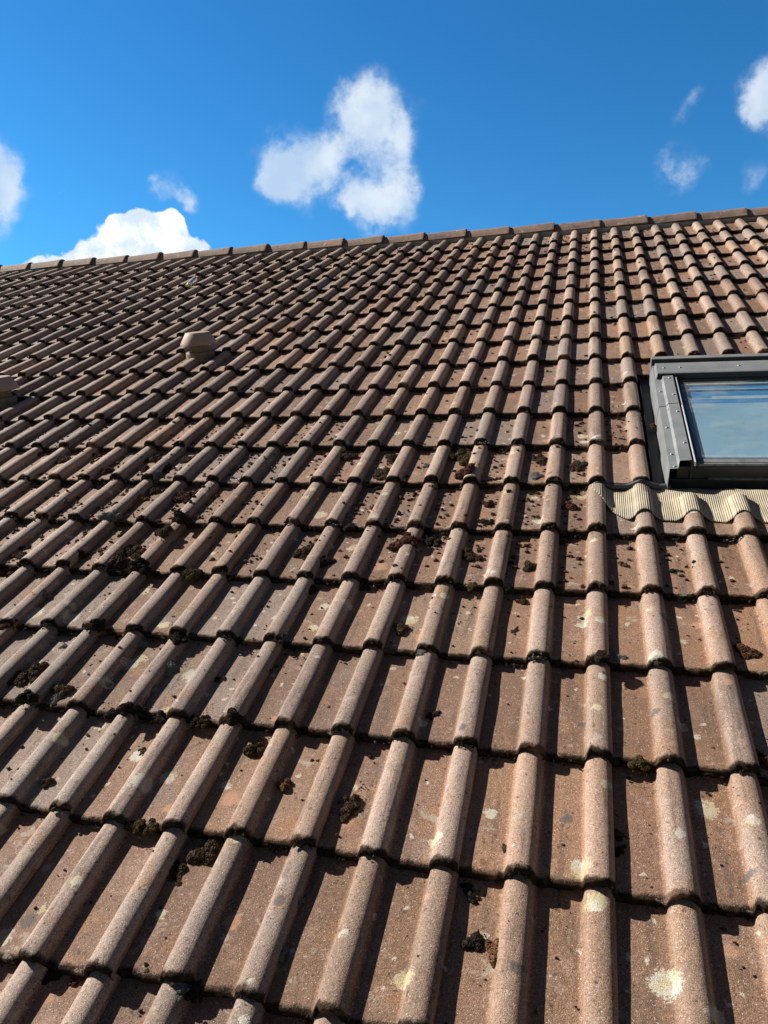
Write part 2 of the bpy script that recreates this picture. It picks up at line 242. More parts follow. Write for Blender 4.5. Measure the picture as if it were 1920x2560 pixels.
def tile_material():
    m, N, p = mat_new('concrete_tile')
    rc = N.attr('rc'); tr = N.attr('tr'); fe = N.attr('fe', 2); hh = N.attr('hh', 2)
    trs = N.sep(tr)
    big = N.noise(rc, 1.3, 4.0, 0.6)
    mid = N.noise(rc, 9.0, 5.0, 0.65)
    sml = N.noise(rc, 45.0, 4.0, 0.7)
    grit = N.noise(rc, 420.0, 2.0, 0.8)
    spark = N.vor(rc, 300.0)
    speckc = N.vor(rc, 330.0, out=1)
    # weathered rolls are pale and grey, the pans between them keep dirt and are browner
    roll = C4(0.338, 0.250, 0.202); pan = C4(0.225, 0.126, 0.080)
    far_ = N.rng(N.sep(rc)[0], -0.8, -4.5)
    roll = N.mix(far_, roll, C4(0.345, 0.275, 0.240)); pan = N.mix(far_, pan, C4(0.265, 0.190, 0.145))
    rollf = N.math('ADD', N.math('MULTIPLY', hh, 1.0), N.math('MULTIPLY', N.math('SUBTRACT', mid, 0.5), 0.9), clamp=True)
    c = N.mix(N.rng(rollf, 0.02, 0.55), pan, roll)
    # tile to tile: redder, greyer, lighter
    c = N.mix(N.rng(trs[0], 0.55, 1.0, 0.0, 0.50), c, C4(0.310, 0.180, 0.105))
    c = N.mix(N.rng(trs[1], 0.50, 1.0, 0.0, 0.65), c, C4(0.240, 0.200, 0.172))
    bright = N.rng(trs[2], 0.0, 1.0, 0.78, 1.18, 'LINEAR')
    c = N.vmath('SCALE', c, scale=bright)
    # clouds of rust-orange and grey wear
    c = N.mix(N.rng(mid, 0.54, 0.70, 0.0, 0.55), c, C4(0.345, 0.180, 0.085))
    c = N.mix(N.math('MULTIPLY', N.math('MULTIPLY', N.rng(N.sep(rc)[0], -0.5, 0.3), N.rng(N.sep(rc)[1], 2.6, 1.2)), N.rng(N.noise(rc, 3.0, 4.0, 0.6), 0.40, 0.62, 0.0, 0.5)), c, C4(0.30, 0.160, 0.078))
    c = N.mix(N.rng(N.noise(rc, 6.0, 5.0, 0.6), 0.55, 0.72, 0.0, 0.45), c, C4(0.22, 0.195, 0.185))
    c = N.mix(N.rng(big, 0.5, 0.72, 0.0, 0.35), c, C4(0.17, 0.115, 0.09))
    # run-off streaks down the slope, pinkish worn patches, drifts of grime
    rs_ = N.sep(rc)
    strk = N.noise(N.comb(N.math('MULTIPLY', rs_[0], 34.0), N.math('MULTIPLY', rs_[1], 3.0), trs[0]), 1.0, 5.0, 0.65)
    c = N.mix(N.rng(strk, 0.52, 0.66, 0.0, 0.60), c, C4(0.115, 0.075, 0.056))
    c = N.mix(N.rng(N.noise(rc, 17.0, 6.0, 0.72), 0.55, 0.66, 0.0, 0.45), c, C4(0.40, 0.265, 0.215))
    gr = N.noise(rc, 26.0, 6.0, 0.78)
    band = N.math('MULTIPLY', N.rng(rs_[1], 0.9, 1.7), N.rng(rs_[1], 3.4, 2.6))
    c = N.mix(N.math('MULTIPLY', N.rng(gr, N.math('SUBTRACT', 0.60, N.math('MULTIPLY', band, 0.05)), 0.68), N.math('SUBTRACT', 0.80, N.math('MULTIPLY', hh, 0.45))), c, C4(0.070, 0.043, 0.030))
    # dark algae speckle
    c = N.mix(N.rng(sml, 0.60, 0.70, 0.0, 0.45), c, C4(0.075, 0.050, 0.038))
    dots = N.vor(N.vmath('ADD', rc, N.vmath('SCALE', N.noise(rc, 90, 2, col=True), scale=0.012)), 42.0)
    dsel = N.sep(N.vor(rc, 42.0, out=1))[0]
    c = N.mix(N.math('MULTIPLY', N.rng(dots, 0.24, 0.08), N.rng(dsel, 0.55, 0.58, 0.0, 0.75)), c, C4(0.05, 0.033, 0.026))
    d2 = N.vor(rc, 120.0); d2s = N.sep(N.vor(rc, 120.0, out=1))[1]
    c = N.mix(N.math('MULTIPLY', N.rng(d2, 0.28, 0.12), N.rng(d2s, 0.80, 0.84, 0.0, 0.8)), c, C4(0.035, 0.024, 0.018))
    d3 = N.vor(N.vmath('ADD', N.vmath('MULTIPLY', rc, (1.0, 1.0, 1.0)), N.vmath('SCALE', N.noise(rc, 60, 3, col=True), scale=0.03)), 19.0)
    d3s = N.sep(N.vor(N.vmath('ADD', rc, N.vmath('SCALE', N.noise(rc, 60, 3, col=True), scale=0.03)), 19.0, out=1))[2]
    c = N.mix(N.math('MULTIPLY', N.rng(d3, 0.16, 0.09), N.rng(d3s, 0.70, 0.72, 0.0, 0.75)), c, C4(0.60, 0.55, 0.47))
    # grains of sand
    g = N.math('MULTIPLY', N.rng(grit, 0.30, 0.70, 0.68, 1.32, 'LINEAR'), N.rng(N.sep(N.vor(rc, 560.0, out=1))[0], 0.0, 1.0, 0.62, 1.38, 'LINEAR'))
    c = N.vmath('SCALE', c, scale=g)
    sp = N.sep(speckc)
    c = N.mix(N.math('MULTIPLY', N.rng(spark, 0.45, 0.15), N.rng(sp[1], 0.80, 0.84, 0.0, 0.8)), c, C4(0.75, 0.60, 0.46))
    c = N.mix(N.math('MULTIPLY', N.rng(spark, 0.5, 0.2), N.rng(sp[0], 0.80, 0.86, 0.0, 0.55)), c, C4(0.05, 0.035, 0.03))
    # black edge of moss and algae at the nose of the tile
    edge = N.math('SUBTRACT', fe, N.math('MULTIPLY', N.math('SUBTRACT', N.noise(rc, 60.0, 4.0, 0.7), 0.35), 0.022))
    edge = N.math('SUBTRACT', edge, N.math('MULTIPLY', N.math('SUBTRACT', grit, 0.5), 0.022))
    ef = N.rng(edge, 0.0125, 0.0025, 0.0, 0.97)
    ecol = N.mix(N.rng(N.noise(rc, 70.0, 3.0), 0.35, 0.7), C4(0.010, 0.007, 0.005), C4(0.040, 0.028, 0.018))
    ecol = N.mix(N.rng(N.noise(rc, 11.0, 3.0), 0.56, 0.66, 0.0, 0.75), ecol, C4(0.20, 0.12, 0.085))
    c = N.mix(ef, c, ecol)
    # thin buff bloom of old lichen
    bl = N.noise(rc, 13.0, 7.0, 0.75)
    c = N.mix(N.rng(bl, 0.595, 0.665, 0.0, 0.60), c, C4(0.47, 0.41, 0.34))
    # lichen and stains, each at its own place
    warp = N.vmath('SCALE', N.vmath('SUBTRACT', N.noise(rc, 55.0, 4.0, 0.65, col=True), (0.5, 0.5, 0.5)), scale=0.030)
    rcx = N.sep(N.vmath('ADD', rc, warp))
    flat = N.comb(rcx[0], rcx[1], 0.0)
    crack = N.noise(rc, 150.0, 4.0, 0.75)
    for nm, kind in (('l1', 'c'), ('l2', 'c'), ('l3', 'c'), ('l4', 'o'), ('l5', 'd')):
        L = N.sep(N.attr(nm))
        d = N.vmath('DISTANCE', flat, N.comb(L[0], L[1], 0.0), out=1)
        q = N.math('DIVIDE', d, N.math('MAXIMUM', L[2], 0.0001))
        if kind == 'c':
            q = N.math('ADD', q, N.math('MULTIPLY', N.math('SUBTRACT', crack, 0.5), 2.0))
            f = N.math('MULTIPLY', N.rng(q, 1.04, 0.82, 0.0, 0.96), N.rng(N.noise(rc, 3.1, 1.0), 0.33, 0.55, 0.60, 1.0))
            lc = N.mix(N.rng(N.noise(rc, 24.0, 3.0), 0.40, 0.60), C4(0.55, 0.52, 0.45), C4(0.49, 0.42, 0.25))
            lc = N.mix(N.rng(crack, 0.55, 0.63, 0.0, 0.75), lc, C4(0.24, 0.19, 0.13))
            lc = N.vmath('SCALE', lc, scale=N.rng(grit, 0.3, 0.7, 0.75, 1.25))
        elif kind == 'o':
            f = N.math('MULTIPLY', N.rng(q, 1.25, 0.65, 0.0, 0.7), N.rng(grit, 0.25, 0.6, 0.6, 1.0)); lc = C4(0.50, 0.27, 0.165)
        else:
            f = N.math('MULTIPLY', N.rng(q, 1.2, 0.8, 0.0, 0.8), N.rng(grit, 0.2, 0.6, 0.6, 1.0)); lc = C4(0.085, 0.078, 0.075)
        c = N.mix(f, c, lc)
    N.put(p.inputs['Base Color'], c)
    N.put(p.inputs['Roughness'], N.math('MAXIMUM', N.rng(mid, 0.3, 0.7, 0.66, 0.84), ef))
    N.put(p.inputs['Specular IOR Level'], N.rng(ef, 0.0, 1.0, 0.42, 0.05))
    h = N.math('ADD', N.math('MULTIPLY', grit, 1.0), N.math('MULTIPLY', sml, 0.9))
    h = N.math('ADD', h, N.math('MULTIPLY', ef, N.math('MULTIPLY', N.noise(rc, 160.0, 3.0), 2.2)))
    b = N.new('ShaderNodeBump'); b.inputs['Strength'].default_value = 0.9; b.inputs['Distance'].default_value = 0.0022
    N.put(b.inputs['Height'], h); N.l.new(b.outputs[0], p.inputs['Normal'])
    return m
TILE = tile_material()

def moss_mat(name, dark, light, tip):
    m, N, p = mat_new(name)
    co = N.new('ShaderNodeTexCoord').outputs['Object']
    pos = N.new('ShaderNodeNewGeometry').outputs['Position']
    n = N.noise(pos, 90.0, 4.0, 0.7); n2 = N.noise(pos, 420.0, 3.0, 0.7)
    c = N.mix(N.rng(n, 0.35, 0.65), C4(*dark), C4(*light))
    c = N.mix(N.rng(n2, 0.52, 0.68, 0.0, 0.7), c, C4(*tip))
    N.put(p.inputs['Base Color'], c); p.inputs['Roughness'].default_value = 0.95
    p.inputs['Specular IOR Level'].default_value = 0.15
    b = N.new('ShaderNodeBump'); b.inputs['Strength'].default_value = 1.0; b.inputs['Distance'].default_value = 0.003
    N.put(b.inputs['Height'], n2); N.l.new(b.outputs[0], p.inputs['Normal'])
    return m
MOSS_M = {
    'd': moss_mat('moss_dark', (0.014, 0.011, 0.008), (0.040, 0.029, 0.019), (0.095, 0.070, 0.045)),
    'b': moss_mat('moss_brown', (0.030, 0.019, 0.012), (0.085, 0.054, 0.032), (0.17, 0.115, 0.07)),
    'r': moss_mat('moss_russet', (0.036, 0.015, 0.010), (0.115, 0.050, 0.032), (0.20, 0.10, 0.06)),
    'o': moss_mat('moss_olive', (0.026, 0.020, 0.008), (0.090, 0.062, 0.022), (0.20, 0.14, 0.055)),
    'g': moss_mat('lichen_grey', (0.085, 0.085, 0.082), (0.20, 0.20, 0.195), (0.40, 0.40, 0.38)),
    't': moss_mat('moss_tan', (0.075, 0.040, 0.022), (0.25, 0.125, 0.065), (0.36, 0.20, 0.11)),
}

# ------------------------------------------------------------------ roof tiles
S = 0.16; G = 0.32766; HR = 0.0325; TH = 0.022; LAP = 0.05; RW = .205
TS = np.array([0, 0.15, 0.3, 0.42, 0.54, 0.64, 0.72, 0.79, 0.85, 0.9, 0.94, 0.97, 0.995, 1.02, 1.05, 1.09, 1.14, 1.2, 1.3])
HS = np.array([1.0, 0.995, 0.973, 0.939, 0.884, 0.819, 0.749, 0.671, 0.584, 0.49, 0.345, 0.25, 0.175, 0.11, 0.07, 0.035, 0.015, 0.004, 0])
def prof(x):
    """roll height at x (in rolls) for a tile whose rolls stand at 0 and -1"""
    t = np.minimum(np.abs(x), np.abs(x + 1)) / RW
    return HR * np.interp(t, TS, HS)
SHIFT_ROWS = (5, 6, 7)
def surf(u, v):
    k = math.floor(v / G); vp = v - k * G
    xl = ((u / S - .22) % 2) - 1.78
    return float(prof(np.array([xl]))[0]) - HR + TH * (1 - vp / G)

LEFT, RIGHT = -56, 20           # extent in rolls
KMIN, KTOP = -4, 17
V_RIDGE = 6.075
WIN = (0.198, 1.245, 1.700, 2.745)   # opening for the roof window: u0, u1, v0, v1

def xs_for(x0, x1, dense):
    q = []
    for c in (-1, 0):
        for t in (TS if dense else TS[[0, 3, 6, 8, 10, 12, 14, 18]]):
            q += [c - RW * t, c + RW * t]
    q += [-1.82, -1.6, -1.45, -.5, -.62, .19, x0, x1]
    q = np.unique(np.round(np.array(q), 4)); q = q[(q >= x0 - 1e-6) & (q <= x1 + 1e-6)]
    return q
def tile_geo(base, k, x0, x1, dense, vlo=0.0, vhi=None, seed=0):
    """base: roll index of the right roll; returns V,F,attrs in the roof frame"""
    r = np.random.default_rng(seed)
    if vhi is None: vhi = (G + LAP) if k < KTOP else (V_RIDGE - .06 - KTOP * G)
    vs = [0, 0.0, .0012, .004, .010, .020, .040] + list(np.linspace(.07, vhi - vlo, 10 if dense else 4))
    dn = [None, -.0060, -.0030, -.0010, -.0002, 0, 0] + [0] * (10 if dense else 4)
    X = xs_for(x0, x1, dense); nx = len(X)
    h = prof(X)
    lift = r.uniform(-.0016, .0045); tilt = r.uniform(-.008, .008); dv = r.uniform(-.006, .006); du = r.uniform(-.0016, .0016)
    skew = r.uniform(-.007, .007)
    chips = [(r.uniform(-1.7, .15), r.uniform(.02, .07), r.uniform(.003, .010)) for _ in range(r.integers(0, 4))]
    wob = np.interp(X, np.linspace(-2, .4, 7), r.uniform(-.0012, .0012, 7))
    ph = r.uniform(0, 6.28, 3)
    V = []; fe = []
    def row(vv, d, face=None):
        vp = vv + vlo
        n = h - HR + TH * (1 - vp / G) + lift * (1 - vp / G) + (tilt * (X + .8) * .4) * max(0, 1 - vp / G) + wob
        n = n + .0007 * np.sin(vp * 23 + ph[0] + X * 3)
        if d is None:
            n = n - TH - .0015
        else: n = n + d
        edge = .0022 * np.sin(X * 17 + ph[1]) + .0010 * np.sin(X * 51 + ph[2])
        for cx_, cw_, cd_ in chips: edge = edge + cd_ * np.exp(-((X - cx_) / cw_) ** 2)
        vv2 = np.full(nx, k * G + vp) + dv + skew * X * .5 + (edge if vv < .03 else edge * max(0, 1 - vv / .1))
        return np.stack([(base + X) * S + du, vv2, n], 1)
    rows = [row(a, d) for a, d in zip(vs[1:], dn[1:])]
    top = np.concatenate(rows); nr = len(rows)
    fe_t = np.repeat(np.array(vs[1:]), nx); hh_t = np.tile(h / HR, nr)
    F = []
    i = np.arange(nx - 1)
    for j in range(nr - 1):
        a = j * nx + i; F.append(np.stack([a, a + 1, a + nx + 1, a + nx], 1))
    # nose of the tile
    b0 = len(top)
    nose = np.concatenate([row(0, None), rows[0]])
    nose[:nx, 1] += .002
    F.append(np.stack([b0 + i, b0 + i + 1, b0 + nx + i + 1, b0 + nx + i], 1))
    fe_n = np.zeros(2 * nx); hh_n = np.tile(h / HR, 2)
    Vs = [top, nose]; fes = [fe_t, fe_n]; hhs = [hh_t, hh_n]
    # cut side at the interlock, both ends
    for e, sgn in ((nx - 1, 1), (0, -1)):
        b1 = sum(map(len, Vs))
        up = np.array([rw[e] for rw in rows]); lo = up.copy()
        drop = min(h[e] + .001, .030) if sgn > 0 else .014
        lo[:, 2] -= max(drop, .010)
        Vs.append(np.concatenate([up, lo])); fes.append(np.full(2 * nr, .03)); hhs.append(np.full(2 * nr, .2))
        j = np.arange(nr - 1)
        q = np.stack([b1 + j, b1 + j + 1, b1 + nr + j + 1, b1 + nr + j], 1)
        F.append(q if sgn > 0 else q[:, ::-1])
    V = np.concatenate(Vs); F = np.concatenate(F)
    V[:, 2] += r.normal(0, .00012, len(V))
    return V, F, np.concatenate(fes), np.concatenate(hhs)

cells = []          # (base, k, x0, x1, vlo, vhi)
for k in range(KMIN, KTOP + 1):
    b = LEFT
    while b <= RIGHT:
        x0, x1 = -1.82, .19
        u0, u1 = (b + x0) * S, (b + x1) * S
        v0, v1 = k * G, (k + 1) * G
        if k in SHIFT_ROWS and b == 0:
            cells.append((0, k, -1.82, -.78, 0, None)); b += 2; continue
        if k in SHIFT_ROWS and b == 2:
            cells.append((1, k, -1.82, .19, 0, None)); b += 2; continue
        if k in SHIFT_ROWS and u0 > WIN[0] - .03 and u1 < WIN[1] + .12: b += 2; continue
        if k == 4 and b >= 2 and u1 < WIN[1] + .15:
            cells.append((b, k, x0, x1, 0, .225)); b += 2; continue
        if k == 8 and b == 2:
            cells.append((2, k, -1.82, -.78, 0, None))
            cells.append((2, k, -.78, .19, WIN[3] - k * G, None)); b += 2; continue
        if k == 8 and u0 > .1 and u1 < WIN[1] + .05:
            cells.append((b, k, x0, x1, WIN[3] - k * G, None)); b += 2; continue
        cells.append((b, k, x0, x1, 0, None)); b += 2
# sizes in the picture decide which tiles become parts of their own
Rn = np.array(CAM_R); Cn = np.array(CAM_C)
def pj(u, v, n=0.0):
    q = Rn @ (np.array([u, v, n]) - Cn)
    return (q[0] / q[2] * LENS_F + 960, q[1] / q[2] * LENS_F + 1280) if q[2] > .1 else (1e5, 1e5)
def area(c):
    b, k, x0, x1, vlo, vhi = c
    P = [pj((b + x) * S, k * G + w) for x, w in ((x0, vlo), (x1, vlo), (x1, G), (x0, G))]
    if any(abs(q[0]) > 9e4 for q in P): return 0
    P = [(min(max(a, 0), 1920), min(max(d, 0), 2560)) for a, d in P]
    return abs(sum(P[i][0] * P[(i + 1) % 4][1] - P[(i + 1) % 4][0] * P[i][1] for i in range(4))) / 2
order = sorted(range(len(cells)), key=lambda i: -area(cells[i]))
own = set(order[:100])

def spots_for(c, r):
    b, k, x0, x1, vlo, vhi = c
    sl = {'c': [], 'o': [], 'd': []}
    a0, a1 = (b + x0) * S, (b + x1) * S
    for u, v, rad, kd in SPOTS:
        if a0 <= u < a1 and k * G <= v < (k + 1) * G: sl[kd].append((u, v, rad))
    far = k > 7
    cap = {'c': 3, 'o': 1, 'd': 1}; pr = {'c': .60 if far else .50, 'o': .45, 'd': .45}
    out = []
    for kd in 'cod':
        L = sl[kd][:cap[kd]]
        while len(L) < cap[kd]:
            if r.random() < pr[kd]:
                L.append((r.uniform(a0 + .02, a1 - .01), k * G + r.uniform(.02, G - .01), r.uniform(.004, .013) * (1.4 if kd == 'o' else 1)))
            else: L.append((0, 0, 0))
        out += L
    return out
ROOFM = ROOF.copy()
house = empty('house', None, Matrix.Translation((0, 3.0, 0)))
tag(house, 'long house roof of brown concrete double roll tiles with ridge, roof window and two vents', 'house')
REL = Matrix.Translation((0, -3.0, 0)) @ ROOFM       # roof frame under the house empty
def RELL(u=0, v=0, n=0): return REL @ Matrix.Translation((u, v, n))

bulkV = []; bulkF = []; bulkA = {q: [] for q in ('rc', 'tr', 'fe', 'hh', 'l1', 'l2', 'l3', 'l4', 'l5')}; off_ = 0
for ci, c in enumerate(cells):
    r = np.random.default_rng(1000 + ci)
    b, k, x0, x1, vlo, vhi = c
    dense = ci in own
    V, F, fe, hh = tile_geo(b, k, x0, x1, dense or area(c) > 2500, vlo, vhi, 50 + ci)
    n = len(V); sp = spots_for(c, r); tr = r.random(3)
    rcv = V.copy(); rcv[:, 2] *= 1.0; rcv[:, 0] += ci * 0.0
    A = {'rc': rcv, 'tr': np.tile(tr, (n, 1)), 'fe': fe, 'hh': hh}
    for q in range(5): A['l%d' % (q + 1)] = np.tile(np.array(sp[q], float), (n, 1))
    if dense:
        at = {q: ('FLOAT' if q in ('fe', 'hh') else 'FLOAT_VECTOR', A[q]) for q in A}
        o0 = np.array([(b + (x0 + x1) / 2) * S, k * G + vlo, 0.])
        me = make_mesh('roof_tile', V - o0, F, True, at)
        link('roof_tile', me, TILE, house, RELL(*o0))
    else:
        bulkV.append(V); bulkF.append(F + off_); off_ += n
        for q in A: bulkA[q].append(A[q])
at = {q: ('FLOAT' if q in ('fe', 'hh') else 'FLOAT_VECTOR', np.concatenate(bulkA[q])) for q in bulkA}
me = make_mesh('tile_covering', np.concatenate(bulkV), np.concatenate(bulkF), True, at)
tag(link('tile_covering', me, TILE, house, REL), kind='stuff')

# ------------------------------------------------------------------ structure under the tiles, back slope, walls
DARKSHEET = simple('underlay', (0.030, 0.028, 0.027), 0.9)
WALL = simple('render_wall', (0.42, 0.38, 0.32), 0.9, var=0.08, scale=4, bump=0.4)
uL, uR = (LEFT - 1.9) * S, (RIGHT + .4) * S
ve = KMIN * G
mb = MB()
wu0, wu1, wv0, wv1 = WIN
for a0, b0, a1, b1 in ((uL, ve - .02, uR, 1.62), (uL, wv1 + .05, uR, V_RIDGE - .02), (uL, 1.62, wu0 + .01, wv1 + .05), (wu1 - .01, 1.62, uR, wv1 + .05)):
    mb.box((a0, b0, -.125), (a1, b1, -.068))
mb.build('roof_deck', DARKSHEET, house, REL)
yr = V_RIDGE * math.cos(PITCH); zr = V_RIDGE * math.sin(PITCH)
BACK = Matrix.Translation((0, -3.0 + 2 * yr, Z0)) @ Matrix.Rotation(PI, 4, 'Z') @ Matrix.Rotation(PITCH, 4, 'X')
TB = simple('back_tile', (0.21, 0.15, 0.12), 0.85, var=0.25, scale=6, bump=0.5)
bv = []; bf = []
xq = np.arange(-uR / S, -uL / S, .125); rows_ = np.arange(KMIN, KTOP + 1)
hq = HR * np.clip(np.cos((xq % 1 - .5) * 2 * PI), 0, 1) ** .7 - HR
o_ = 0
for k in rows_:
    vb = V_RIDGE - .10 if k == KTOP else (k + 1) * G
    for vv, dn_ in ((k * G, TH - TH), (k * G, TH), (vb, 0)):
        bv.append(np.stack([xq * S, np.full(len(xq), vv), hq + dn_ - .004], 1))
    i = np.arange(len(xq) - 1); nq = len(xq)
    for j in range(2): bf.append(np.stack([o_ + j * nq + i, o_ + j * nq + i + 1, o_ + (j + 1) * nq + i + 1, o_ + (j + 1) * nq + i], 1))
    o_ += 3 * nq
link('back_slope', make_mesh('back_slope', np.concatenate(bv), np.concatenate(bf), False), TB, house, BACK)
mb = MB(); mb.box((-uR, ve, -.125), (-uL, V_RIDGE - .02, -.068)); mb.build('back_deck', DARKSHEET, house, BACK)
# walls
ye = (ve + .38) * math.cos(PITCH) - 3.0; yb = 2 * yr - 6.0 - ye
ztop = Z0 + (ve + .38) * math.sin(PITCH) - .13
mb = MB()
mb.box((uL + .15, ye, 0), (uR - .15, ye + .3, ztop)); mb.box((uL + .15, yb - .3, 0), (uR - .15, yb, ztop))
yc = (ye + yb) / 2; za = Z0 + zr - .22
for xa, xb in ((uL + .15, uL + .45), (uR - .45, uR - .15)):
    Vv = []
    for x in (xa, xb): Vv += [(x, ye + .3, 0), (x, yb - .3, 0), (x, yb - .3, ztop), (x, yc, za), (x, ye + .3, ztop)]
    mb.add(Vv, [(0, 1, 2, 3, 4), (9, 8, 7, 6, 5)] + [(i, i + 5, (i + 1) % 5 + 5, (i + 1) % 5) for i in range(5)])
mb.build('wall', WALL, house)
# gutter and fascia under the eaves
PVC = simple('dark_plastic', (0.035, 0.033, 0.032), 0.4)
mb = MB()
arc = [(ve - .055 + .055 * math.cos(a), -.045 + -.055 * math.sin(a)) for a in np.linspace(0, PI, 12)]
arc = arc + [(ve - .055 + .050 * math.cos(a), -.045 + -.050 * math.sin(a)) for a in np.linspace(PI, 0, 12)]
mb.sweep_u(arc, uL, uR); mb.build('gutter', PVC, house, REL, smooth=False)
GR = simple('grass_ground', (0.055, 0.085, 0.025), 0.95, var=0.35, scale=0.8, dirt=(0.12, 0.10, 0.06), dirt_amt=.5)
gm = MB(); gm.add([(-600, -600, 0), (600, -600, 0), (600, 600, 0), (-600, 600, 0)], [(0, 1, 2, 3)])
tag(gm.build('ground', GR), kind='structure')

# ------------------------------------------------------------------ ridge
def ridge_material():
    m, N, p = mat_new('ridge_concrete')
    co = N.new('ShaderNodeNewGeometry').outputs['Position']
    rnd = N.new('ShaderNodeObjectInfo').outputs['Random']
    a = N.noise(co, 5.0, 6.0, 0.7); b_ = N.noise(co, 22.0, 6.0, 0.75); g = N.noise(co, 300.0, 2.0)
    c = N.mix(N.rng(a, 0.35, 0.65), C4(0.27, 0.175, 0.135), C4(0.17, 0.12, 0.098))
    c = N.mix(N.rng(rnd, 0.3, 1.0, 0.0, 0.45), c, C4(0.34, 0.205, 0.145))
    c = N.mix(N.rng(b_, 0.52, 0.64, 0.0, 0.75), c, C4(0.085, 0.065, 0.055))
    c = N.mix(N.rng(N.noise(co, 13.0, 5.0, 0.7), 0.60, 0.68, 0.0, 0.7), c, C4(0.50, 0.40, 0.33))
    c = N.vmath('SCALE', c, scale=N.rng(g, 0.3, 0.7, 0.75, 1.25))
    N.put(p.inputs['Base Color'], c); p.inputs['Roughness'].default_value = 0.8
    bb = N.new('ShaderNodeBump'); bb.inputs['Strength'].default_value = 0.6; bb.inputs['Distance'].default_value = 0.002
    N.put(bb.inputs['Height'], N.math('ADD', g, b_)); N.l.new(bb.outputs[0], p.inputs['Normal'])
    return m
RIDGE = ridge_material()
CLOSE = simple('ridge_closure', (0.30, 0.30, 0.31), 0.7, var=0.15, scale=8)
rc_y, rc_z = yr - 3.0, Z0 + zr        # ridge line (in the house frame)
def ridge_prof(o=0.0):
    # angular third-round section in the (y,z) plane, from the front edge over the top to the back edge
    P = [(-.098, -.052), (-.080, -.018), (-.058, .014), (-.034, .032), (-.012, .040), (.012, .040), (.034, .032), (.058, .014), (.080, -.018), (.098, -.052)]
    return [(y * (.93 + o / .09), z * .93 - .004 + o * (1.0 if abs(y) < .06 else .5)) for y, z in P]
RS = 0.380
nr = 0
u = .044 - RS * 24
while u < uR - .05:
    v_end = u + RS
    # tile runs from u to v_end; its right end is proud of the next tile's left end
    mb = MB()
    st = [(0.0, -.007), (.05, -.004), (.2, .001), (RS - .05, .008), (RS - .012, .0115), (RS - .002, .011)]
    jz = rng.uniform(-.004, .004); jy = rng.uniform(-.003, .003); jt = rng.uniform(-.01, .01)
    V = []; F = []; m_ = 10
    for x, o in st:
        for y, z in ridge_prof(o): V.append((x, y + jy, z + jz + jt * (x - RS / 2)))
    for x, o in ((RS - .002, -.012), (0.0, -.018)):
        for y, z in ridge_prof(o): V.append((x, y + jy, z + jz + jt * (x - RS / 2)))
    ns = len(st)
    for i in range(ns - 1):
        for j in range(m_ - 1): F.append((i * m_ + j, (i + 1) * m_ + j, (i + 1) * m_ + j + 1, i * m_ + j + 1))
    for j in range(m_ - 1):
        F.append(((ns - 1) * m_ + j, ns * m_ + j, ns * m_ + j + 1, (ns - 1) * m_ + j + 1))
        F.append(((ns + 1) * m_ + j, j, j + 1, (ns + 1) * m_ + j + 1))
        F.append((ns * m_ + j, (ns + 1) * m_ + j, (ns + 1) * m_ + j + 1, ns * m_ + j + 1))
    for j in (0, m_ - 1):
        F.append((j, (ns + 1) * m_ + j, ns * m_ + j, (ns - 1) * m_ + j))
    mb.add(V, F)
    mb.build('ridge_tile', RIDGE, house, Matrix.Translation((u, rc_y - .004, rc_z + .004)))
    u += RS
# closure strip under the ridge, grey, seen between the rolls
mb = MB()
mb.box((uL, V_RIDGE - .108, -.060), (uR, V_RIDGE - .099, -.003))
mb.build('ridge_closure', CLOSE, house, REL)
mb = MB()
mb.box((uL, V_RIDGE - .098, -.070), (uR, V_RIDGE - .02, .004))
mb.build('ridge_mortar', DARKSHEET, house, REL)

# ------------------------------------------------------------------ roof window
ALU = simple('grey_cladding', (0.225, 0.238, 0.245), 0.45, metal=0.1, var=0.09, scale=12, dirt=(0.30, 0.30, 0.28), dirt_amt=.5)
ALUD = simple('dark_cladding', (0.050, 0.053, 0.058), 0.45, metal=0.2, var=0.2, scale=10, dirt=(0.085, 0.065, 0.045), dirt_amt=.6)
SILV = simple('bright_bead', (0.80, 0.80, 0.82), 0.3, metal=0.25, var=0.04)
SCREW = simple('screw_metal', (0.33, 0.34, 0.34), 0.4, metal=0.3, var=0.04)
RUB_SHADE = simple('black_gasket_shade', (0.016, 0.018, 0.022), 0.5)
BLIND = simple('pale_blind', (0.27, 0.42, 0.56), 0.7, var=0.05, scale=3)
BLINDD = simple('blue_recess', (0.030, 0.10, 0.19), 0.5, var=0.1, scale=3)
win = empty('roof_window', house, REL)
tag(win, 'grey framed roof window with pale blind and pleated flashing')
u0 = .252; uE = 1.19
# side cladding with ledge; left and (out of the photo) right
def side_profile(m):
    P = [(.250, -.055), (.2525, .010), (.257, .0580), (.286, .0595), (.2935, .0715), (.335, .0735), (.3375, .060), (.3375, -.03)]
    return [(p if not m else (uE + u0 - p[0] + .0, p[1])) for p in P]
for m in (False, True):
    P = side_profile(m); mb = MB()
    lo = [1.618, 1.632, 1.648, 1.650, 1.687, 1.690, 1.690, 1.690]
    mb.sweep_v(P, lo, [2.2] * 8, closed=False)
    # upper length laps over the lower one
    P2 = [((p[0] - .0012 if not m else p[0] + .0012), p[1] + .0022) if i < 6 else p for i, p in enumerate(P)]
    mb.sweep_v(P2, [2.196] * 8, [2.665] * 8, closed=False)
    o = mb.build('side_cladding', ALU, win, smooth=False)
    so = o.modifiers.new('thick', 'SOLIDIFY'); so.thickness = .0016; so.offset = 0
    b_ = o.modifiers.new('bevel', 'BEVEL'); b_.width = .0007; b_.segments = 2; b_.limit_method = 'ANGLE'
mb = MB()      # top cladding: hood with a lip behind it
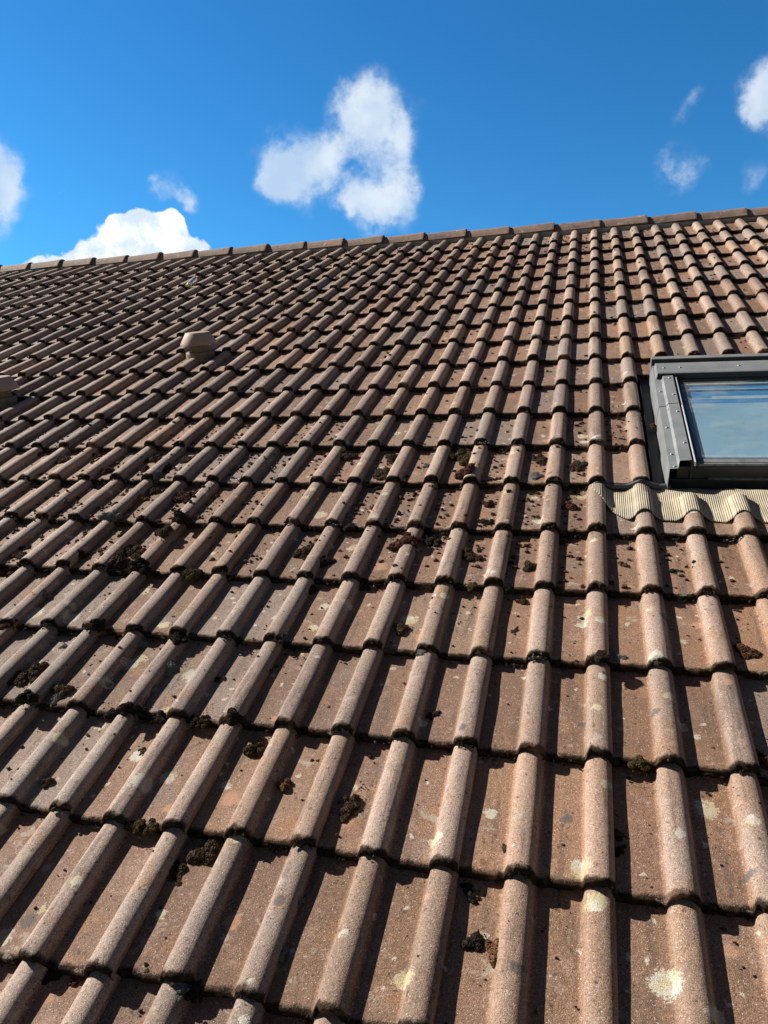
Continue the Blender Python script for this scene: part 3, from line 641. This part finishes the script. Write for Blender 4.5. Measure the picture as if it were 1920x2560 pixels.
mb.sweep_u([(2.507, .058), (2.507, .0835), (2.515, .0860), (2.622, .0880), (2.632, .0840), (2.632, .02), (2.60, .02)], u0 + .016, uE - .016)
mb.sweep_u([(2.662, .094), (2.690, .0955), (2.700, .090), (2.700, -.03), (2.662, -.03)], u0 - .001, uE + .001)
mb.sweep_v([(u0 + .0105, .0600), (u0 + .0155, .0845), (u0 + .0155, .02), (u0 + .0105, .02)], 2.490, 2.640)
mb.build('top_cladding', ALU, win, bevel=.0012)
mb = MB(); mb.box((u0 + .018, 2.5035, .0560), (uE - .018, 2.5068, .0815)); mb.box((u0 + .016, 2.634, .0), (uE - .016, 2.6618, .066)); mb.box((u0 + .001, 2.6600, .0), (uE - .001, 2.6619, .0900))
mb.build('painted_hood_shade', RUB_SHADE, win)  # black strips painting shade on the hood front, the gap and the back lip
for su, sv, sn in ((.318, 2.47, .0758), (.321, 2.285, .0758), (.290, 2.150, .0660), (.322, 2.115, .0738), (.323, 1.83, .0738), (.272, 1.99, .0600),
                   (.272, 1.76, .0600), (.275, 1.665, .0592), (.272, 2.35, .0622), (.30, 2.565, .0872), (.37, 2.565, .0872), (.62, 2.567, .0872), (.82, 2.567, .0872), (1.02, 2.567, .0872)):
    mb = MB(); mb.lathe([(.0058, -.001), (.0055, .0016), (.0040, .0034), (.0004, .0040)], 12, (su, sv, sn))
    mb.build('screw', SCREW, win, smooth=True)
# sash
mb = MB()
gu0, gu1, gv0, gv1 = .364, uE - .112, 1.752, 2.512
gu1 = uE + u0 - gu0
for a, b in ((.3505, gu0), (gu1, uE + u0 - .3505)):
    mb.box((a, 1.700, .030), (b, 2.5, .0560))
mb.box((gu0, gv1 - .018, .030), (gu1, gv1 - .004, .0555)); mb.box((gu0, gv1 - .004, .028), (gu1, 2.55, .0600))
mb.build('sash', ALUD, win, bevel=.001)
for a, b in ((.3435, .3505), (uE + u0 - .3505, uE + u0 - .3435)):
    mb = MB(); mb.box((a, 1.684, .050), (b, 2.503, .0690)); mb.build('glazing_bead', SILV, win, bevel=.0018)
mb = MB()
mb.box((gu0 - .0005, 1.7485, .0485), (gu1, 1.752, .0500)); mb.box((.338, 1.694, .0), (.3430, 2.5, .050))
mb.box((gu0 - .003, 1.752, .040), (gu0, gv1 - .018, .0530))
mb.build('gasket', RUB_SHADE, win)
mb = MB()      # bottom rail: two light lips and the dark stepped front below them
mb.box((.352, 1.7200, .030), (gu1 + .01, 1.7484, .0480)); mb.box((.350, 1.7030, .020), (gu1 + .012, 1.7125, .0495))
mb.box((.352, 1.7125, .020), (gu1 + .01, 1.7200, .0440))
mb.build('bottom_rail', simple('worn_rail', (0.21, 0.22, 0.22), 0.5, metal=.2, var=.15, scale=25, dirt=(0.05, .05, .045), dirt_amt=.8), win, bevel=.0008)
mb = MB()
mb.box((.289, 1.700, -.008), (gu1 + .06, 1.7028, .0400)); mb.box((.262, 1.690, -.0110), (gu1 + .08, 1.7028, -.0080))
mb.box((.270, 1.6895, -.060), (gu1 + .08, 1.6925, -.0110))
mb.build('frame_front', ALUD, win)
mb = MB(); mb.box((.40, 1.6865, -.0078), (gu1 + .06, 1.7000, -.0062)); mb.build('drip_edge', simple('worn_lip', (0.30, 0.29, 0.26), 0.55, var=.3, scale=60, dirt=(.10, .065, .03), dirt_amt=.9), win)
# glass
def glass_mat():
    m, N, p = mat_new('window_glass')
    co = N.new('ShaderNodeTexCoord').outputs['Object']
    gl = N.new('ShaderNodeBsdfGlossy'); gl.inputs['Roughness'].default_value = 0.015; gl.inputs['Color'].default_value = C4(.95, .97, 1)
    tr_ = N.new('ShaderNodeBsdfTransparent'); tr_.inputs['Color'].default_value = C4(.80, .88, .88)
    df = N.new('ShaderNodeBsdfDiffuse'); df.inputs['Color'].default_value = C4(.55, .56, .55)
    lw = N.new('ShaderNodeLayerWeight'); lw.inputs['Blend'].default_value = .5
    fr = N.math('ADD', N.math('MULTIPLY', N.math('POWER', lw.outputs['Facing'], 3.5), .5), .05)
    m1 = N.new('ShaderNodeMixShader'); N.put(m1.inputs[0], fr); N.l.new(tr_.outputs[0], m1.inputs[1]); N.l.new(gl.outputs[0], m1.inputs[2])
    sp = N.noise(co, 120.0, 3.0, .7); dirt = N.noise(co, 5.0, 5.0, .6)
    f = N.math('ADD', N.rng(sp, .66, .72, 0, .4), N.rng(dirt, .42, .70, 0.03, .22))  # broad pale film: dust plus a soft cloud reflection painted as haze
    low = N.rng(N.sep(co)[1], 1.79, 1.752, 0.0, .22)
    f = N.math('ADD', f, N.math('MULTIPLY', low, N.rng(N.noise(co, 60.0, 4.0), .35, .6)))
    m2 = N.new('ShaderNodeMixShader'); N.put(m2.inputs[0], f); N.l.new(m1.outputs[0], m2.inputs[1]); N.l.new(df.outputs[0], m2.inputs[2])
    o = [n for n in N.n if n.type == 'OUTPUT_MATERIAL'][0]
    N.l.new(m2.outputs[0], o.inputs[0]); N.n.remove(p)
    return m
mb = MB(); mb.add([(gu0, 1.752, .0495), (gu1, 1.752, .0495), (gu1, gv1 - .018, .0495), (gu0, gv1 - .018, .0495)], [(0, 1, 2, 3)]); mb.build('glass_pane', glass_mat(), win)
mb = MB(); mb.box((gu0 - .01, 1.735, .0400), (gu1 + .01, 2.262, .0420)); mb.build('blind', BLIND, win)
mb = MB()
mb.box((gu0 - .02, 2.2625, .0200), (gu1 + .02, 2.300, .0430)); mb.box((gu0 - .02, 2.3005, .0345), (gu1 + .02, 2.53, .0360))
mb.build('blind_case_sky_tint', simple('blind_case_sky_tint', (0.05, 0.25, 0.52), .5, var=.05), win)  # sky reflection of the glass painted as blue on case and recess
mb = MB(); mb.box((gu0 - .02, 2.3005, .0362), (gu1 + .02, 2.3075, .044)); mb.box((gu0 - .02, 2.405, .0362), (gu1 + .02, 2.412, .043))
mb.box((gu0 - .02, 2.462, .0362), (gu1 + .02, 2.474, .044)); mb.box((.485, 2.3090, .0362), (gu1, 2.345, .0375))  # last box is a light reflection painted as a pale block
mb.build('blind_rail_reflection', simple('blind_rail_reflection', (0.42, 0.50, 0.56), .5, var=.05), win)
mb = MB(); mb.box((gu0 - .03, 1.70, -.40), (gu1 + .03, 2.56, -.38)); mb.box((gu0 - .035, 1.70, -.40), (gu0 - .03, 2.56, .03))
mb.box((gu0 - .03, 2.555, -.40), (gu1 + .03, 2.56, .03)); mb.build('reveal', BLINDD, win)
# side gutter of the flashing, shade and dirt painted into its dark colour, and an upturned edge against the tiles
mb = MB()
mb.box((.150, 1.600, -.0440), (.262, 2.80, -.0425)); mb.box((.262, 1.62, -.0440), (uE + .15, 1.689, -.0425))
mb.box((.150, 2.70, -.0422), (uE + .15, 2.86, -.0410))
mb.box((.2040, 1.640, -.0424), (.2052, 2.74, -.012)); mb.box((uE - .01, 1.600, -.0450), (uE + .12, 2.80, -.0435))
mb.build('flashing_gutter', simple('gutter_dark', (0.022, 0.022, 0.024), 0.6, var=.3, scale=25, dirt=(.05, .035, .02), dirt_amt=.7), win)
# pleated apron dressed over the rolls below the window
def apron():
    us = np.arange(-.015, uE + .20, .0014); V = []; nv = 18
    for i, uu in enumerate(us):
        e = min(1, max(0, (uu + .015) / .13)); e = e ** .5 if e > 0 else 0
        d2 = np.mean([float(prof(np.array([((uu + q) / S - .22) % 2 - 1.78]))[0]) for q in (-.024, -.016, -.008, 0, .008, .016, .024)])
        inw = min(1, max(0, (uu - .15) / .12))          # under the window the tiles are cut away
        vb = 1.405 + .004 * math.sin(uu * 40) + (.029 * (d2 / HR)) + .19 * (1 - e)
        vt = 1.632
        for j in range(nv):
            t = j / (nv - 1); v = vb + (vt - vb) * t
            vp = v - math.floor(v / G) * G
            lift = TH * (1 - vp / G)
            on = d2 - HR + lift + .0035                  # lying on the tiles
            ex = float(prof(np.array([(uu / S - .22) % 2 - 1.78]))[0]) - HR + lift + .004
            flat = -.020 + .012 * math.sin(uu * 19) * (1 - t)
            w = min(1, max(0, (v - 1.50) / .09)); w = w * w * (3 - 2 * w) * inw
            n = max(on, ex) * (1 - w) + (d2 * .12 + flat) * w
            if v < 1.565: n = max(n, ex, on)
            V.append((uu, v, n + .0022 * math.sin(uu / .0070 * 2 * PI) + .0012 * math.sin(uu * 61 + v * 30)))
    V = np.array(V); nu = len(us)
    a = (np.arange(nu - 1)[:, None] * nv + np.arange(nv - 1)[None]).ravel()
    F = np.stack([a, a + nv, a + nv + 1, a + 1], 1)
    return V, F
V, F = apron()
AP = simple('pleated_lead', (0.43, 0.375, 0.275), 0.55, metal=0.0, var=0.16, scale=9, dirt=(0.26, 0.245, 0.22), dirt_amt=.8)
ap = link('pleated_apron', make_mesh('pleated_apron', V, F, True), AP, win)
so = ap.modifiers.new('thick', 'SOLIDIFY'); so.thickness = .0016; so.offset = 1
# dark upturned back edge of the apron
def upstand():
    us = np.arange(-.012, .268, .004); V = []; F = []
    for uu in us:
        d2 = np.mean([float(prof(np.array([((uu + q) / S - .22) % 2 - 1.78]))[0]) for q in (-.02, -.01, 0, .01, .02)])
        e = min(1, (uu + .012) / .05)
        z = d2 * .8 - HR + .013
        V += [(uu, 1.6325, z - .004), (uu, 1.6335, z + .009 * e), (uu, 1.6400, z + .014 * e), (uu, 1.655 + .012 * e, z + .004)]
    n = len(us)
    for i in range(n - 1):
        for j in range(3): F.append((i * 4 + j, i * 4 + 4 + j, i * 4 + 5 + j, i * 4 + 1 + j))
    return V, F
V, F = upstand(); o = link('flashing_lip', make_mesh('flashing_lip', V, F, True), ALUD, win)
so = o.modifiers.new('thick', 'SOLIDIFY'); so.thickness = .002; so.offset = 0

# ------------------------------------------------------------------ roof vents
VENT = simple('vent_plastic', (0.36, 0.255, 0.215), 0.62, var=0.06, scale=14, dirt=(0.12, 0.085, 0.09), dirt_amt=.85)
VENTB = simple('vent_collar', (0.24, 0.175, 0.130), 0.75, var=0.2, scale=20, dirt=(0.085, 0.062, 0.045), dirt_amt=.8)
def vent(u, v, scale=1.0):
    M = RELL(u, v, -.034) @ Matrix.Rotation(math.radians(-14), 4, 'X') @ Matrix.Scale(scale, 4)
    t = empty('roof_vent', house, M)
    mb = MB(); mb.lathe([(.0885, -.03), (.0880, .040), (.0865, .050), (.0820, .0545), (.0640, .0560), (.0640, .03)], 48)
    mb.build('collar', VENTB, t, smooth=True)
    mb = MB(); mb.lathe([(.0640, .045), (.0635, .066), (.0625, .070), (.0600, .0715), (.0598, .078), (.0625, .0790), (.0625, .0830), (.0598, .0840), (.0596, .0880), (.0620, .0890), (.0620, .0930), (.0596, .0940), (.0590, .13)], 48)
    mb.build('neck', VENTB, t, smooth=True)
    mb = MB(); mb.lathe([(.1040, .1010), (.1120, .0985), (.1145, .1005), (.1135, .1060), (.0760, .1700), (.0735, .1722), (.0700, .1730), (.0002, .1738)], 56)
    o = mb.build('cap', VENT, t, smooth=True)
    for ob in t.children:
        md = ob.modifiers.new('edge', 'EDGE_SPLIT'); md.split_angle = math.radians(40)
    return t
tag(vent(-2.395, 3.215), 'whole pinkish vent cowl standing mid roof')
tag(vent(-3.385, 2.555), 'vent cowl cut by the left edge')

# ------------------------------------------------------------------ moss
def ico(sub):
    bpy.ops.mesh.primitive_ico_sphere_add(subdivisions=sub, radius=1)
    o = bpy.context.object; me = o.data
    V = np.array([v.co[:] for v in me.vertices]); F = np.array([p.vertices[:] for p in me.polygons])
    bpy.data.objects.remove(o); bpy.data.meshes.remove(me); return V, F
I1 = ico(1); I2 = ico(2); I3 = ico(3)
def blobs(items, base, jit, r):
    """items: (x,y,z,rx,ry,rz) rows -> many crumbly lumps in one mesh"""
    V0, F0 = base; n = len(V0); out = []; fo = []
    for i, (x, y, z, a, b, c) in enumerate(items):
        q = r.normal(size=4); q /= np.linalg.norm(q); w, p1, p2, p3 = q
        Rq = np.array([[1 - 2 * (p2 * p2 + p3 * p3), 2 * (p1 * p2 - w * p3), 2 * (p1 * p3 + w * p2)], [2 * (p1 * p2 + w * p3), 1 - 2 * (p1 * p1 + p3 * p3), 2 * (p2 * p3 - w * p1)], [2 * (p1 * p3 - w * p2), 2 * (p2 * p3 + w * p1), 1 - 2 * (p1 * p1 + p2 * p2)]])
        V = (V0 * (1 + r.uniform(-jit, jit, (n, 1)))) @ Rq.T * np.array([a, b, c]) + np.array([x, y, z])
        out.append(V); fo.append(F0 + i * n)
    return np.concatenate(out), np.concatenate(fo)
def clump_mesh(seed, elong=1.0, tall=.6):
    r = np.random.default_rng(seed)
    big = []
    for i in range(9):
        a = r.uniform(0, 6.28); d = r.uniform(0, .62) ** .8; s_ = r.uniform(.26, .46)
        big.append((math.cos(a) * d * elong, math.sin(a) * d, s_ * .35 * tall / .6, s_, s_, s_ * r.uniform(.6, 1.0) * tall / .6))
    V1, F1 = blobs(big, I3, .20, r)
    # leafy tufts pushed out over the surface of the lumps
    sm = []
    for i in range(800):
        x, y, z, a, b, c = big[r.integers(len(big))]
        q = r.normal(size=3); q /= np.linalg.norm(q); q[2] = abs(q[2]) if r.random() < .85 else q[2] * .3
        t = r.uniform(.022, .075)
        sm.append((x + q[0] * a * 1.02, y + q[1] * b * 1.02, max(0, z + q[2] * c * 1.02), t * r.uniform(.6, 1.3), t * r.uniform(.6, 1.3), t * r.uniform(.7, 1.5)))
    V2, F2 = blobs(sm, I1, .40, r)
    lo = []
    for i in range(26):
        a = r.uniform(0, 6.28); d = r.uniform(.75, 1.45); t = r.uniform(.03, .09)
        lo.append((math.cos(a) * d * elong, math.sin(a) * d, t * .3, t, t, t * .7))
    V3, F3 = blobs(lo, I1, .40, r)
    V = np.concatenate([V1, V2, V3]); F = np.concatenate([F1, F2 + len(V1), F3 + len(V1) + len(V2)])
    return make_mesh('moss_clump', V, F, False)
PROTO = [clump_mesh(i, e, t) for i, (e, t) in enumerate(((1, .6), (1.5, .5), (1.1, .8), (1.9, .5), (1.0, .55), (1.3, .65)))]
for me in PROTO: me.materials.append(MOSS_M['d'])
MOSS_LABELS=['large olive moss, first course above window apron, fifth roll left of window', 'large russet moss, first course above window apron, fourth roll left of window', 'medium brown moss, first course above window apron, eighth roll left of window', 'medium brown moss, first course above window apron, seventh roll left of window', 'lower brown moss, first course above window apron, seventh roll left of window', 'small grey lichen, first course above window apron, sixth roll left of window', 'medium brown moss, first course above window apron, third roll left of window', 'medium grey lichen, first course above window apron, third roll left of window', 'small dark moss under overlap, same course as window apron, eighth roll left of window', 'small dark moss under overlap, same course as window apron, seventh roll left of window', 'small grey lichen, same course as window apron, seventh roll left of window', 'small brown moss, same course as window apron, fourth roll left of window', 'small dark moss on nose, same course as window apron, fourth roll left of window', 'small dark moss on nose, same course as window apron, seventh roll left of window', 'medium russet moss, first course below window apron, fifth roll left of window', 'lower russet moss, first course below window apron, fifth roll left of window', 'medium dark moss, first course below window apron, fifth roll left of window', 'small grey lichen, first course below window apron, fifth roll left of window', 'medium brown moss, first course below window apron, eighth roll left of window', 'medium dark moss, first course below window apron, seventh roll left of window', 'medium brown moss, first course below window apron, fourth roll left of window', 'medium olive moss, first course below window apron, third roll left of window', 'medium dark moss under overlap, second course below window apron, seventh roll left of window', 'small dark moss under overlap, second course below window apron, sixth roll left of window', 'small olive moss on nose, first course below window apron, fourth roll left of window', 'small olive moss, second course below window apron, fifth roll left of window', 'small brown moss, second course below window apron, third roll left of window', 'small grey lichen on nose, second course below window apron, seventh roll left of window', 'small grey lichen under overlap, third course below window apron, fourth roll left of window', 'small brown moss under overlap, second course below window apron, third roll left of window', 'medium brown moss under overlap, first course above window apron, eighteenth roll left of window', 'large brown moss, first course above window apron, seventeenth roll left of window', 'medium russet moss under overlap, first course above window apron, sixteenth roll left of window', 'medium brown moss, first course above window apron, fifteenth roll left of window', 'medium brown moss, first course above window apron, fourteenth roll left of window', 'small brown moss, first course above window apron, fourteenth roll left of window', 'medium dark moss, first course above window apron, thirteenth roll left of window', 'medium brown moss, first course above window apron, thirteenth roll left of window', 'medium tan moss, same course as window apron, thirteenth roll left of window', 'medium brown moss, same course as window apron, thirteenth roll left of window', 'large russet moss, same course as window apron, twelfth roll left of window', 'small grey lichen, same course as window apron, fifteenth roll left of window', 'medium grey lichen on nose, same course as window apron, thirteenth roll left of window', 'medium dark moss on nose, same course as window apron, eleventh roll left of window', 'medium brown moss, first course below window apron, eleventh roll left of window', 'small grey lichen, first course below window apron, eleventh roll left of window', 'medium brown moss, first course below window apron, twelfth roll left of window', 'medium russet moss on nose, first course below window apron, twelfth roll left of window', 'small dark moss, first course below window apron, fifteenth roll left of window', 'small dark moss, first course below window apron, thirteenth roll left of window', 'medium brown moss, first course below window apron, fifteenth roll left of window', 'small grey lichen on nose, first course above window apron, thirteenth roll left of window', 'medium russet moss under overlap, second course below window apron, fifteenth roll left of window', 'medium dark moss on nose, first course below window apron, twelfth roll left of window', 'medium dark moss on nose, first course below window apron, eleventh roll left of window', 'medium olive moss on nose, first course below window apron, tenth roll left of window', 'small grey lichen, second course below window apron, thirteenth roll left of window', 'small grey lichen, second course below window apron, eleventh roll left of window', 'medium russet moss under overlap, third course below window apron, thirteenth roll left of window', 'small dark moss on nose, second course below window apron, eleventh roll left of window', 'medium dark moss under overlap, third course below window apron, ninth roll left of window', 'small brown moss under overlap, third course below window apron, eleventh roll left of window', 'small grey lichen under overlap, third course below window apron, tenth roll left of window', 'small grey lichen, third course below window apron, twelfth roll left of window', 'medium brown moss, third course below window apron, twelfth roll left of window', 'lower brown moss, third course below window apron, twelfth roll left of window', 'small grey lichen, third course below window apron, eleventh roll left of window', 'medium brown moss, third course below window apron, eleventh roll left of window', 'small grey lichen on nose, third course below window apron, eleventh roll left of window', 'medium grey lichen, third course below window apron, ninth roll left of window', 'small grey lichen, third course below window apron, ninth roll left of window', 'medium dark moss on nose, third course below window apron, eleventh roll left of window', 'small dark moss on nose, third course below window apron, ninth roll left of window', 'small dark moss on nose, third course below window apron, tenth roll left of window', 'lower dark moss on nose, third course below window apron, ninth roll left of window', 'small grey lichen under overlap, fourth course below window apron, ninth roll left of window', 'small dark moss on nose, third course below window apron, eighth roll left of window', 'small olive moss, fourth course below window apron, tenth roll left of window', 'small brown moss, fourth course below window apron, ninth roll left of window', 'small olive moss on nose, fourth course below window apron, eighth roll left of window', 'lower olive moss on nose, fourth course below window apron, eighth roll left of window', 'small dark moss under overlap, sixth course below window apron, eighth roll left of window', 'small russet moss under overlap, sixth course below window apron, eighth roll left of window', 'small tan moss, fourth course below window apron, sixth roll left of window', 'small brown moss, fourth course below window apron, fifth roll left of window', 'medium brown moss under overlap, fifth course below window apron, seventh roll left of window', 'small olive moss, fifth course below window apron, seventh roll left of window', 'small dark moss, fifth course below window apron, seventh roll left of window', 'small grey lichen, fifth course below window apron, fifth roll left of window', 'small grey lichen under overlap, sixth course below window apron, sixth roll left of window', 'small dark moss on nose, fifth course below window apron, sixth roll left of window', 'lower grey lichen, fifth course below window apron, fifth roll left of window', 'small brown moss, fourth course below window apron, third roll left of window', 'small olive moss, fourth course below window apron, first roll left of window', 'small dark moss, fourth course below window apron, first roll left of window', 'small dark moss under overlap, fifth course below window apron, third roll left of window', 'lower dark moss under overlap, fifth course below window apron, third roll left of window', 'small dark moss, fifth course below window apron, third roll left of window', 'small tan moss, fifth course below window apron, second roll left of window', 'small olive moss on nose, third course below window apron, first roll left of window', 'medium brown moss, first course above window apron, second roll left of window', 'medium russet moss, same course as window apron, second roll left of window', 'small brown moss under overlap, first course below window apron, second roll left of window', 'medium russet moss, second course below window apron, below window corner', 'small russet moss on nose, third course below window apron, below window corner', 'medium dark moss on nose, third course below window apron, seventh roll left of window', 'small olive moss on nose, third course below window apron, eighth roll left of window', 'medium brown moss, fourth course below window apron, seventh roll left of window', 'small dark moss, third course below window apron, fourth roll left of window', 'small dark moss on nose, second course below window apron, first roll left of window', 'small grey lichen on nose, second course below window apron, first roll left of window', 'small olive moss on nose, first course below window apron, second roll left of window', 'small brown moss, third course below window apron, eighth roll left of window', 'small olive moss, second course above window apron, below window corner']
for i, (u, v, rad, kd) in enumerate(MOSS):
    me = PROTO[(i * 7 + 3) % 6]
    is_l = kd == 'g'
    nm = 'lichen_tuft' if is_l else 'moss_clump'
    o = bpy.data.objects.new(nm, me); COL.objects.link(o)
    o.material_slots[0].link = 'OBJECT'; o.material_slots[0].material = MOSS_M[kd]
    z = surf(u, v)
    sc = rad * 1.12
    rr = random.Random(i)
    hl = surf(u - .012, v); hr_ = surf(u + .012, v)
    slope = math.atan2(hl - hr_, .024) * .6
    o.matrix_world = ROOF @ Matrix.Translation((u, v, z - .002)) @ Matrix.Rotation(slope, 4, 'Y') @ Matrix.Rotation(rr.uniform(0, 6.28), 4, 'Z') @ Matrix.Diagonal((sc, sc, sc * rr.uniform(.8, 1.15), 1))
    tag(o, MOSS_LABELS[i], 'lichen' if is_l else 'moss', 'grey lichen tufts on the tiles' if is_l else 'clumps of moss lying on the roof tiles')

# fine moss growing along the noses of the tiles
def nose_u(k): return k * G
items = {'d': [], 'b': [], 'o': [], 'g': []}
r = np.random.default_rng(5)
for k in range(-3, KTOP + 1):
    dens = 520 if k < 6 else (300 if k < 9 else 90)
    ua, ub = (-7.0, 1.6)
    n = int((ub - ua) * dens * .62)
    wob = np.cumsum(r.normal(0, 1, 400)); wob = (wob - wob.mean()) / (wob.std() + 1e-6)
    for q in range(n):
        u = r.uniform(ua, ub)
        m_ = np.interp(u, np.linspace(ua, ub, 400), wob)
        if r.random() > .45 + .35 * m_: continue
        if WIN[0] < u < WIN[1] and k in (5, 6, 7, 8): continue
        if k == 5 and -.03 < u < WIN[1]: continue
        v = k * G + r.uniform(-.004, .003)
        top = surf(u, k * G + .001)
        z = top - r.uniform(.002, .022)
        s_ = r.uniform(.0016, .0052) * (1.0 if k < 6 else 1.1)
        kd = 'd' if r.random() < .74 else ('b' if r.random() < .6 else ('o' if r.random() < .5 else 'g'))
        if r.random() < .6: s_ *= .55
        items[kd].append((u, v - .001 - r.uniform(0, .003), z + r.uniform(0, .003), s_ * r.uniform(.5, 1.2), s_ * r.uniform(.6, 1.6), s_ * r.uniform(.6, 1.6)))
for q in range(1500):
    k = int(r.choice([0, 1, 2, 3, 4, 5, 6, 7, 8], p=np.array([1, 2, 4, 5, 6, 6, 5, 3, 1]) / 33))
    u = r.uniform(-4.2, .9)
    if math.sin(u * 5.3 + k * 1.7) + .6 * math.sin(u * 13.1 - k) < r.uniform(-.6, 1.5): continue
    if (WIN[0] - .05 < u < WIN[1] and k in (5, 6, 7, 8)) or (k == 5 and u > -.05): continue
    c0 = r.uniform(.004, .009); kd = r.choice(['d', 'd', 'b', 'o', 'g'])
    z0 = surf(u, k * G - .004) + c0 * .5
    for j in range(14):
        a = r.normal(size=3) * c0 * .75; t = c0 * r.uniform(.18, .5)
        items[kd].append((u + a[0] * 1.5, k * G - .003 + a[1] * .6, z0 + abs(a[2]) * .8, t, t * r.uniform(.7, 1.4), t * r.uniform(.7, 1.3)))
VV = []; FF = []; MI = []; o_ = 0
keys = list(items)
for mi, kd in enumerate(keys):
    V, F = blobs(items[kd], I1, .38, r); VV.append(V); FF.append(F + o_); o_ += len(V); MI.append(np.full(len(F), mi))
me = make_mesh('edge_moss', np.concatenate(VV), np.concatenate(FF), False)
o = link('edge_moss', me, [MOSS_M[k_] for k_ in keys], None, ROOF)
me.polygons.foreach_set('material_index', np.concatenate(MI).astype(np.int32))
tag(o, 'fine dark moss growing along the lower edges of the roof tiles', 'moss', kind='stuff')
# crumbs scattered in the pans
items = {'d': [], 'b': [], 'r': []}
for q in range(36000):
    k = int(r.choice(np.arange(-2, 18), p=(lambda w: w / w.sum())(np.array([1, 1.2, 1.5, 2, 3.0, 6, 10, 10, 7, 2, 1.5, 1.5, 1.5, 1.5, 1.5, 2, 2.5, 3, 4, 5.0]))))
    u = r.uniform(-6.2, 1.5) if k > 6 else r.uniform(-3.4, .9)
    fr_ = (u / S) % 1
    if min(fr_, 1 - fr_) < .27 and r.random() < .9: continue
    if k in (5, 6, 7, 8) and u > WIN[0]: continue
    if k in (4, 5) and u > -.03: continue
    v = (k + r.uniform(.02, .96)) * G
    if math.sin(u * 9 + k * 2.1) + math.sin(u * 3.3 - k) < r.uniform(-2.0, 1.0): continue
    s_ = .0010 + (.0080 if k > 2 else .0042) * r.random() ** 4
    kd = 'd' if r.random() < .45 else ('b' if r.random() < .6 else 'r')
    items[kd].append((u, v, surf(u, v) + s_ * .4, s_ * 1.2, s_, s_ * .8))
VV = []; FF = []; MI = []; o_ = 0; keys = list(items)
for mi, kd in enumerate(keys):
    V, F = blobs(items[kd], I1, .45, r); VV.append(V); FF.append(F + o_); o_ += len(V); MI.append(np.full(len(F), mi))
me = make_mesh('moss_crumbs', np.concatenate(VV), np.concatenate(FF), False)
o = link('moss_crumbs', me, [MOSS_M[k_] for k_ in keys], None, ROOF)
me.polygons.foreach_set('material_index', np.concatenate(MI).astype(np.int32))
tag(o, 'loose crumbs of dry moss scattered over the tiles', 'moss', kind='stuff')

# ------------------------------------------------------------------ litter: small clear bottle with a yellow lid
CLR, N, p = mat_new('clear_plastic')
p.inputs['Base Color'].default_value = C4(.85, .88, .9); p.inputs['Roughness'].default_value = .12
p.inputs['Transmission Weight'].default_value = .55; p.inputs['Specular IOR Level'].default_value = .8
YEL = simple('yellow_plastic', (0.75, 0.66, 0.05), .45, var=.05)
M = ROOF @ Matrix.Translation((-3.325, 4.93, -.015)) @ Matrix.Rotation(math.radians(-90 + 12), 4, 'X') @ Matrix.Rotation(math.radians(8), 4, 'Y')
bt = empty('plastic_bottle', None, M); tag(bt, 'small clear plastic bottle with a yellow lid lying in a tile channel near the ridge', 'bottle')
mb = MB(); mb.lathe([(.0005, .165), (.012, .163), (.020, .150), (.023, .125), (.021, .105), (.023, .085), (.021, .065), (.022, .045), (.016, .034), (.014, .028)], 20)
mb.build('bottle_body', CLR, bt, smooth=True)
mb = MB(); mb.lathe([(.014, .030), (.0185, .030), (.0190, .002), (.016, -.002), (.0005, -.003)], 20); mb.build('lid', YEL, bt, smooth=True)
